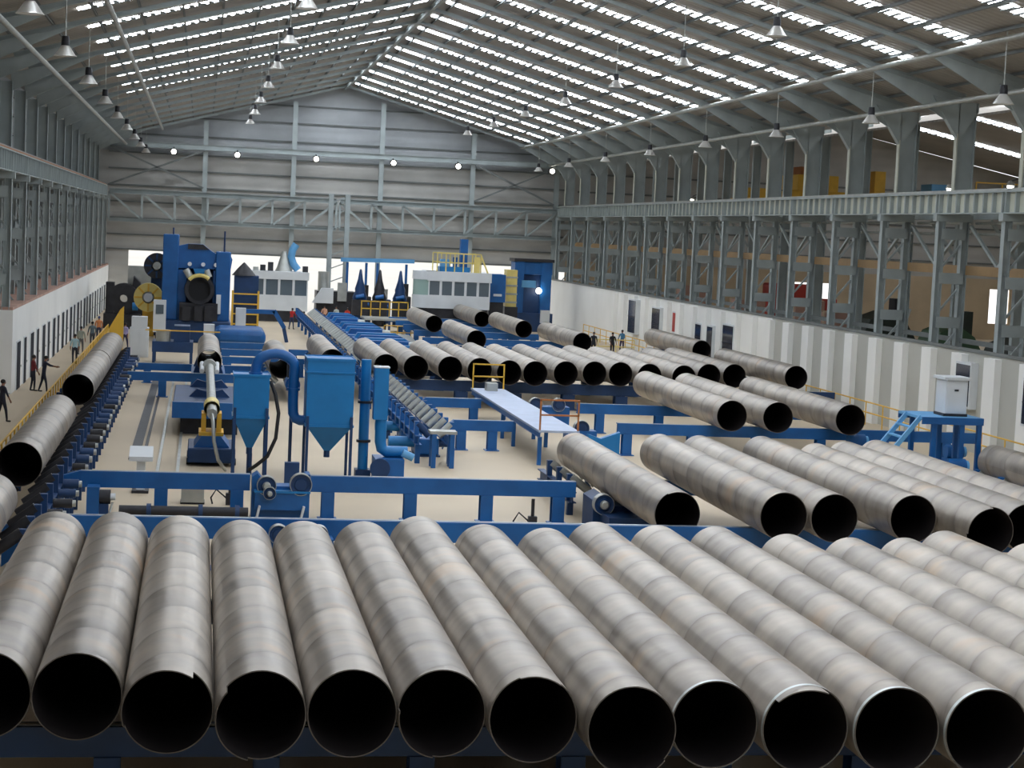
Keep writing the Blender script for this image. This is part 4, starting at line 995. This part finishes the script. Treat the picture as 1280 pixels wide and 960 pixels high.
# pale blue light gantry far back, and the conical strip-feeding towers
t = thing('light_gantry', (15.2, 165, 0), 'pale blue horizontal gantry beam on slim posts at the far end', 'gantry')
MB().bar((12.3, 165, 5.35), (18.9, 165, 5.45), .4, .36).build('beam', 'sky', t)
for x in (12.9, 14.6, 15.6, 18.2): MB().bar((x, 165, 0), (x, 165, 5.15), .22).build('post', 'blue', t)
for i, x in enumerate((13.35, 15.0, 16.75)):
    t = thing('feed_tower', (x, 156, 0), 'dark blue conical feed tower between the two booths, %s from the left' % ORD[i], 'tower', 'conical towers between the booths')
    MB().lathe((x, 156, 0), [(.55, 0), (.55, 1.9), (.62, 2.4), (.42, 2.9), (.45, 3.1), (.22, 3.9), (.1, 4.7), (0, 4.8)], n=16).build('cone_body', 'dark' if i == 1 else 'navy', t)
    Z2(x-.7, x+.6, 155, 155.5, .9, 2.2).build('gear_housing', 'dark', t); MB().tube((x-.4, 155.3, 2.4), (x+.3, 155.3, 2.55), .18, 12).build('motor', 'blue', t)
t = thing('machine_block', (11.0, 163, 0), 'dark machine heap with pale fittings at the foot of the middle column', 'machine')
Z2(10.0, 13.4, 161, 164, 0, 2.6).build('body', 'dark', t); MB().tube((10.6, 161.5, 2.6), (10.6, 161.5, 4.3), .5, 14).build('vessel', 'galv', t)
MB().prism([(9.6, 1.6), (11.4, 1.6), (11.4, 2.9), (10.4, 2.9)], 'Y', 160.0, 160.9).build('hood', 'whitep', t); Z2(11.8, 12.6, 160.6, 161.2, 1.8, 3.4).build('cabinet', 'galv', t)
# blue transfer tables left of the ramp
for i, (x0, x1, y0, y1) in enumerate(((9.9, 12.6, 137, 149), (9.9, 13.2, 124, 135.5), (10.0, 13.6, 111.5, 122.5), (10.1, 13.2, 101, 110))):
    t = thing('transfer_table', ((x0+x1)/2, (y0+y1)/2, 0), 'blue transfer table with rounded ribs beside the long roller conveyor, %s from the back' % ORD[i], 'table', 'blue transfer tables')
    Z2(x0, x1, y0, y1, .75, 1.05).build('deck', 'blue', t, bevel=.08)
    for k in range(4):
        y = y0+(k+.5)*(y1-y0)/4
        MB().prism([(x0+.1, 1.05), (x0+.3, 1.4), (x1-.8, 1.4), (x1-.1, 1.05)], 'Y', y-.35, y+.35).build('rib', 'azure' if k % 2 else 'blue', t)
    for x in (x0+.3, x1-.3):
        for y in (y0+.4, y1-.4): Z2(x-.15, x+.15, y-.15, y+.15, 0, .75).build('leg', 'navy', t)
    MB().tube((x1-.9, y0+.6, 1.2), (x1-.4, y0+.6, 1.2), .22, 12).build('motor', 'galv', t)

# ------------------------------------------------------------------ neighbouring bay seen through the columns
t = thing('overhead_crane', (58, 128, GZ), 'yellow overhead crane bridge in the neighbouring bay', 'crane')
for y in (126.6, 129.4): Z2(37.9, 79, y-.3, y+.3, GZ+.5, GZ+1.3).build('bridge_girder', 'yellow', t)
for x in (38.3, 78.6): Z2(x-.4, x+.4, 125, 131, GZ+.1, GZ+.6).build('end_carriage', 'yellow', t)
Z2(41.5, 44.5, 126, 130, GZ+1.3, GZ+2.4).build('trolley', 'yellow', t); Z2(42.0, 43.4, 127, 129, GZ+2.4, GZ+3.0).build('hoist_motor', 'orange', t)
Z2(47.2, 48.0, 126, 128, GZ+1.3, GZ+2.9).build('electrical_cabinet', 'yellow', t); Z2(51.5, 54.5, 126, 128, GZ+1.3, GZ+2.2).build('drive_housing', 'sky', t)
for z in (GZ+1.9, GZ+2.5): MB().bar((55, 126.3, z), (79, 126.3, z), .1).build('handrail', 'yellow', t)
for k in range(13): MB().bar((55+2*k, 126.3, GZ+1.3), (55+2*k, 126.3, GZ+2.5), .1).build('rail_post', 'yellow', t)
for k in range(15):
    y = STN[k]-7.0
    t = thing('crane_girder', (BAY2R, y+3.5, GZ-.9), 'grey crane girder of the neighbouring bay behind the pale one, %s bay from the camera' % ORD[k], 'crane girder', 'crane girders of the neighbouring bay')
    MB().ibar((BAY2R+.6, y+.02, GZ-.5), (BAY2R+.6, y+6.98, GZ-.5), .4, 1.0, .04).build('girder_beam', 'grey', t)
    Z2(BAY2R+.55, BAY2R+.65, y+.02, y+6.98, GZ, GZ+.1).build('rail', 'galv', t)
tag(Z2(44.0, 47.8, 138, 141, 0, 5.4).build('red_machine', 'red', bevel=.15), 'big red-orange machine housing in the neighbouring bay', 'machine')
def lump(name, x, y, w, h, label, m, m2):
    t = thing(name, (x, y, 0), label, 'machine')
    MB().prism([(x-w, 0), (x-w, h*.6), (x-w*.7, h*.9), (x-w*.1, h), (x+w*.5, h*.85), (x+w, h*.5), (x+w, 0)], 'Y', y-1.4, y+1.4).build('housing', m, t)
    Z2(x-w*1.15, x+w*1.15, y-1.6, y+1.6, 0, .5).build('base', 'dark', t)
    MB().tube((x-w*.4, y-1.45, h*.5), (x+w*.3, y-1.45, h*.55), h*.16, 14).build('motor', m2, t)
    Z2(x+w*.2, x+w*.6, y-.6, y+.4, h*.7, h*1.18).build('stack', m2, t)
lump('press_machine', 43.5, 126, 2.0, 4.0, 'dark red-brown machine in the neighbouring bay beside the red housing', 'dark', 'red')
lump('lathe_machine', 41.6, 108, 2.0, 4.6, 'dark green humped machine in the neighbouring bay', 'dgreen', 'dark')
lump('lathe_machine', 42.6, 100, 1.7, 4.3, 'green machine in the neighbouring bay beside a white chute', 'green', 'dgreen')
lump('press_machine', 41.8, 89, 1.8, 4.2, 'dark boxy machine in the neighbouring bay at the right', 'dgreen', 'dark')
t = thing('conveyor_chute', (41.3, 101, 0), 'white slanting chute in the neighbouring bay', 'chute')
MB().bar((40.6, 103.5, 2.6), (41.3, 103.5, 5.0), .45, .3).build('chute_trough', 'whitep', t); MB().bar((40.8, 103.5, 0), (40.8, 103.5, 3.0), .2).build('stand', 'dark', t)
t = thing('notice_stand', (46.8, 98, 0), 'pale stacked cabinet with an orange top in the neighbouring bay', 'cabinet')
Z2(46.0, 47.6, 97.5, 99, 0, 4.6).build('cabinet_body', 'galv', t); Z2(46.0, 47.6, 97.5, 99, 5.3, 6.0).build('top_case', 'red', t); Z2(46.1, 46.3, 98, 98.2, 4.6, 5.3).build('post', 'dark', t); Z2(47.3, 47.5, 98, 98.2, 4.6, 5.3).build('post', 'dark', t)
for i, y in enumerate((112, 118, 131, 147)):
    t = thing('wooden_crate', (39.8, y, 0), 'beige crate stack behind the right wall top, %s from the camera' % ORD[i], 'crate', 'crates behind the right wall')
    Z2(38.8, 40.8, y-1.2, y+1.2, 0, 4.3+.5*(i % 2)).build('crate_body', 'pink', t)
    for yy in (y-.9, y+.9): Z2(38.76, 40.84, yy-.08, yy+.08, 0, 4.34+.5*(i % 2)).build('batten', 'beige', t)

# ------------------------------------------------------------------ people
def person(x, y, face, shirt, trousers, label, arms=((.25, .2), (.1, .15)), step=.12, lean=0.0, cap=None, H=1.70, z=0):
    """standing/walking figure grown from one skeleton; face = heading in radians (0 looks along +Y);
    arms = (forward swing, elbow bend) left and right; step = half stride"""
    root = thing('person', (x, y, z), label, 'person')
    s = H/1.72
    V = []; E = []; Rr = []
    def add(p, r, par=None):
        V.append(Vector(p)*s); Rr.append(r if isinstance(r, tuple) else (r, r)); i = len(V)-1
        if par is not None: E.append((par, i))
        return i
    ln = lambda zz: lean*(zz-.9)
    pel = add((0, 0, .93), (.155, .11))
    wst = add((0, ln(1.08), 1.08), (.135, .10), pel)
    cst = add((0, ln(1.28)+.01, 1.28), (.165, .115), wst)
    nkb = add((0, ln(1.43), 1.43), (.09, .075), cst)
    nk = add((0, ln(1.49)+.01, 1.49), (.055, .055), nkb)
    hd = add((0, ln(1.58)+.03, 1.575), (.078, .088), nk)
    top = add((0, ln(1.66)+.02, 1.655), (.07, .08), hd)
    nose = add((0, ln(1.57)+.135, 1.565), (.014, .016), hd)
    tipz = []
    for sg, (sw, bend) in ((-1, arms[0]), (1, arms[1])):
        sh = add((sg*.175, ln(1.40), 1.40), .062, cst)
        el = add((sg*.235, ln(1.40)+.27*math.sin(sw), 1.40-.28*math.cos(sw)), .043, sh)
        a2 = sw+bend
        ex, ey, ez = V[el]/s
        wr = add((ex-sg*.01, ey+.25*math.sin(a2), ez-.25*math.cos(a2)), .029, el)
        px, py, pz = V[wr]/s; dy, dz = math.sin(a2), -math.cos(a2)
        pm = add((px, py+.06*dy, pz+.06*dz), (.022, .036), wr)
        for f, ln_ in ((-.027, .062), (-.009, .078), (.009, .074), (.027, .055)):
            k1 = add((px-sg*.004, py+.095*dy+f*abs(dz), pz+.095*dz+f*abs(dy)), .0095, pm)
            k2 = add((px-sg*.010, py+(.095+ln_*.55)*dy+f*abs(dz), pz+(.095+ln_*.55)*dz+f*abs(dy)), .0088, k1)
            add((px-sg*.028, py+(.095+ln_)*dy+f*abs(dz), pz+(.095+ln_)*dz+f*abs(dy)), .008, k2)
        th = add((px-sg*.02, py+.05*dy+.035*abs(dz), pz+.05*dz+.035*abs(dy)), .011, pm)
        add((px-sg*.03, py+.09*dy+.042*abs(dz), pz+.09*dz+.042*abs(dy)), .009, th)
    for sg in (-1, 1):
        st = step*sg
        hp = add((sg*.095, 0, .87), .092, pel)
        kn = add((sg*.105, st*.55+.02, .49), .062, hp)
        an = add((sg*.11, st*1.1-.02, .09), .042, kn)
        he = add((sg*.112, st*1.1-.045, .045), .04, an)
        add((sg*.125, st*1.1+.15, .035), (.035, .042), he)
    me = bpy.data.meshes.new('body'); me.from_pydata(V, E, []); me.update()
    o = bpy.data.objects.new('body', me); col.objects.link(o)
    sk = o.modifiers.new('skin', 'SKIN'); sk.use_smooth_shade = True
    for i, d in enumerate(me.skin_vertices[0].data):
        d.radius = (Rr[i][0]*s, Rr[i][1]*s); d.use_root = (i == 0)
    sb = o.modifiers.new('sub', 'SUBSURF'); sb.levels = 1; sb.render_levels = 1
    dg = bpy.context.evaluated_depsgraph_get()
    m2 = bpy.data.meshes.new_from_object(o.evaluated_get(dg)); m2.name = 'body'
    o.modifiers.clear(); o.data = m2; bpy.data.meshes.remove(me)
    m2.materials.clear()
    for k in (M['skin'], cloth(shirt), cloth(trousers), M['shoe']): m2.materials.append(k)
    wrists = [V[i] for i in range(len(V)) if abs(Rr[i][0]-.029) < 1e-6]
    els = [V[i] for i in range(len(V)) if abs(Rr[i][0]-.043) < 1e-6]
    for p in m2.polygons:
        c = p.center/s; k = 1
        if c.z > 1.475: k = 0
        elif abs(c.x) < .2 and c.z < .97: k = 2
        if c.z < .10: k = 3
        if k in (1, 2):
            for w, e_ in zip(wrists, els):
                ax_ = (Vector(w)-Vector(e_)).normalized(); d = (p.center-Vector(e_))
                if d.dot(ax_) > .10 and (d-ax_*d.dot(ax_)).length < .12 and abs(c.x) > .17: k = 0
        p.material_index = k
    mn = min(v.co.z for v in m2.vertices)
    o.parent = root; o.location = (0, 0, -mn); o.rotation_euler = (0, 0, 0)
    hz_ = Vector((0, lean*.72+.02, 1.63))*s
    hb = MB().sphere((x+hz_.x, y+hz_.y-.012, z+hz_.z-mn), .088*s, .105*s, .088*s, 14)
    hb.build('cap' if cap else 'hair', cloth(cap) if cap else 'hair', root)
    ey = MB()
    for sg in (-1, 1): MB().sphere((x+sg*.032*s, y+(lean*.68+.112)*s, z+1.585*s-mn), .009*s, n=8).build('eye', 'black', root)
    root.rotation_euler = (0, 0, face)
    return root
BL, GR = (34, 38, 52), (86, 92, 92)
person(-7.55, 88.0, -1.2, (112, 36, 40), (34, 36, 48), 'person in a dark red shirt standing by the left white wall', ((.1, .2), (.2, .3)), .05)
person(-7.05, 87.7, -1.4, (30, 34, 52), (28, 32, 48), 'person in dark blue overalls reaching forward beside the left white wall', ((.9, .5), (1.1, .3)), .16, .12)
person(-7.55, 74.6, -1.0, (36, 38, 52), (32, 34, 46), 'person in dark clothes cut by the left picture edge', ((.2, .2), (.3, .2)), .16)
person(-6.75, 104.5, .2, (150, 178, 184), (36, 38, 48), 'person in a pale blue shirt and black trousers behind the left yellow railing', ((.15, .2), (.1, .2)), .08)
person(-6.9, 112.0, -.3, (146, 150, 138), (84, 84, 84), 'person in a khaki shirt, leftmost of the group behind the left railing', ((.2, .2), (.1, .3)), .06)
person(-6.55, 117.5, .4, (84, 98, 104), (60, 62, 68), 'person in a grey-blue shirt in the middle of the group at the left railing', ((.2, .4), (.1, .3)), .08)
person(-6.5, 124.0, .1, (206, 128, 78), (52, 54, 74), 'person in an orange shirt and blue cap at the back of the left group', ((.2, .3), (.2, .2)), .06, cap=(66, 82, 128))
person(-4.55, 117.5, -.5, (168, 160, 200), (56, 60, 92), 'person in a lilac shirt walking beside the large grey cabinet', ((.4, .4), (-.3, .3)), .2)
person(7.2, 146.5, -.6, (186, 42, 40), (52, 62, 92), 'person in a red shirt leaning over the far roller conveyor', ((.6, .5), (.5, .4)), .14, .15)
person(10.25, 153.5, 2.8, (222, 168, 136), (70, 70, 80), 'person in a peach shirt behind the blue tables by the middle column', ((.3, .5), (.3, .3)), .06)
person(11.2, 153.0, 2.6, (196, 200, 190), (70, 72, 80), 'person in a pale shirt behind the blue tables by the middle column', ((.3, .6), (.2, .3)), .06)
person(12.0, 151.4, 2.9, (198, 60, 42), (60, 62, 74), 'person in a red-orange shirt behind the blue tables by the middle column', ((.5, .6), (.4, .3)), .08, .1)
person(27.5, 127.0, 2.9, (28, 32, 42), (28, 32, 44), 'person in dark clothes at the aisle railing, left of two', ((.2, .3), (.2, .3)), .06)
person(28.95, 127.4, 3.3, (26, 28, 34), (30, 34, 46), 'person in dark clothes at the aisle railing, right of two', ((.2, .5), (.3, .3)), .06)
person(30.6, 131.5, 2.4, (64, 116, 150), (70, 60, 80), 'person in a blue shirt beside the right wall window', ((.3, .5), (.3, .4)), .08)

t = thing('steel_platform', (14.4, 148, 0), 'pale raised platform with a yellow railing in front of the conical towers', 'platform')
Z2(12.9, 16.8, 145.5, 149.5, 1.0, 1.14).build('deck', 'galv', t)
for x in (13.1, 14.9, 16.6):
    for y in (145.7, 149.3): MB().bar((x, y, 0), (x, y, 1.0), .16).build('leg', 'navy', t)
for z in (1.75, 2.35): MB().bar((12.9, 149.4, z), (16.8, 149.4, z), .08).build('rail', 'yellow', t)
for k in range(6): MB().bar((12.95+.76*k, 149.4, 1.14), (12.95+.76*k, 149.4, 2.39), .08).build('rail_post', 'yellow', t)
for i, (x, y, w, h, m, lb) in enumerate(((14.2, 160.5, .5, 3.3, 'dark', 'dark upright machine part between the left two conical towers'), (15.9, 160.8, .55, 3.0, 'navy', 'dark blue upright machine part between the right two conical towers'), (17.5, 158.5, .45, 3.6, 'dark', 'dark upright machine part left of the glazed booth'))):
    t = thing('machine_block', (x, y, 0), lb, 'machine')
    Z2(x-w, x+w, y-.5, y+.5, 0, h*.7).build('body', m, t, bevel=.06)
    MB().tube((x, y, h*.7), (x, y, h), w*.55, 12).build('vessel', 'galv' if i == 1 else m, t)
    MB().tube((x-w*.8, y-.6, h*.45), (x+w*.6, y-.6, h*.5), .16, 12).build('motor', 'blue', t)

for i, (y, lb) in enumerate(((67.4, 'blue gear unit with motor under the near end of the bright roller conveyor'), (72.6, 'blue gear unit with motor deeper under the bright roller conveyor'))):
    t = thing('gear_unit', (7.6, y, 0), lb, 'gear unit')
    Z2(7.95, 8.85, y-.6, y+.6, .06, .66).build('gear_housing', 'blue', t, bevel=.05)
    MB().tube((7.0, y-.2, .5), (7.95, y-.2, .5), .2, 14).build('motor', 'azure', t)
    MB().tube((8.85, y+.1, .45), (9.5, y+.1, .45), .16, 14).build('brake_drum', 'navy', t)
    Z2(7.9, 8.9, y-.65, y+.65, 0, .06).build('base_plate', 'navy', t)
    Z2(7.2, 7.6, y-.35, y-.05, 0, .32).build('motor_foot', 'navy', t)
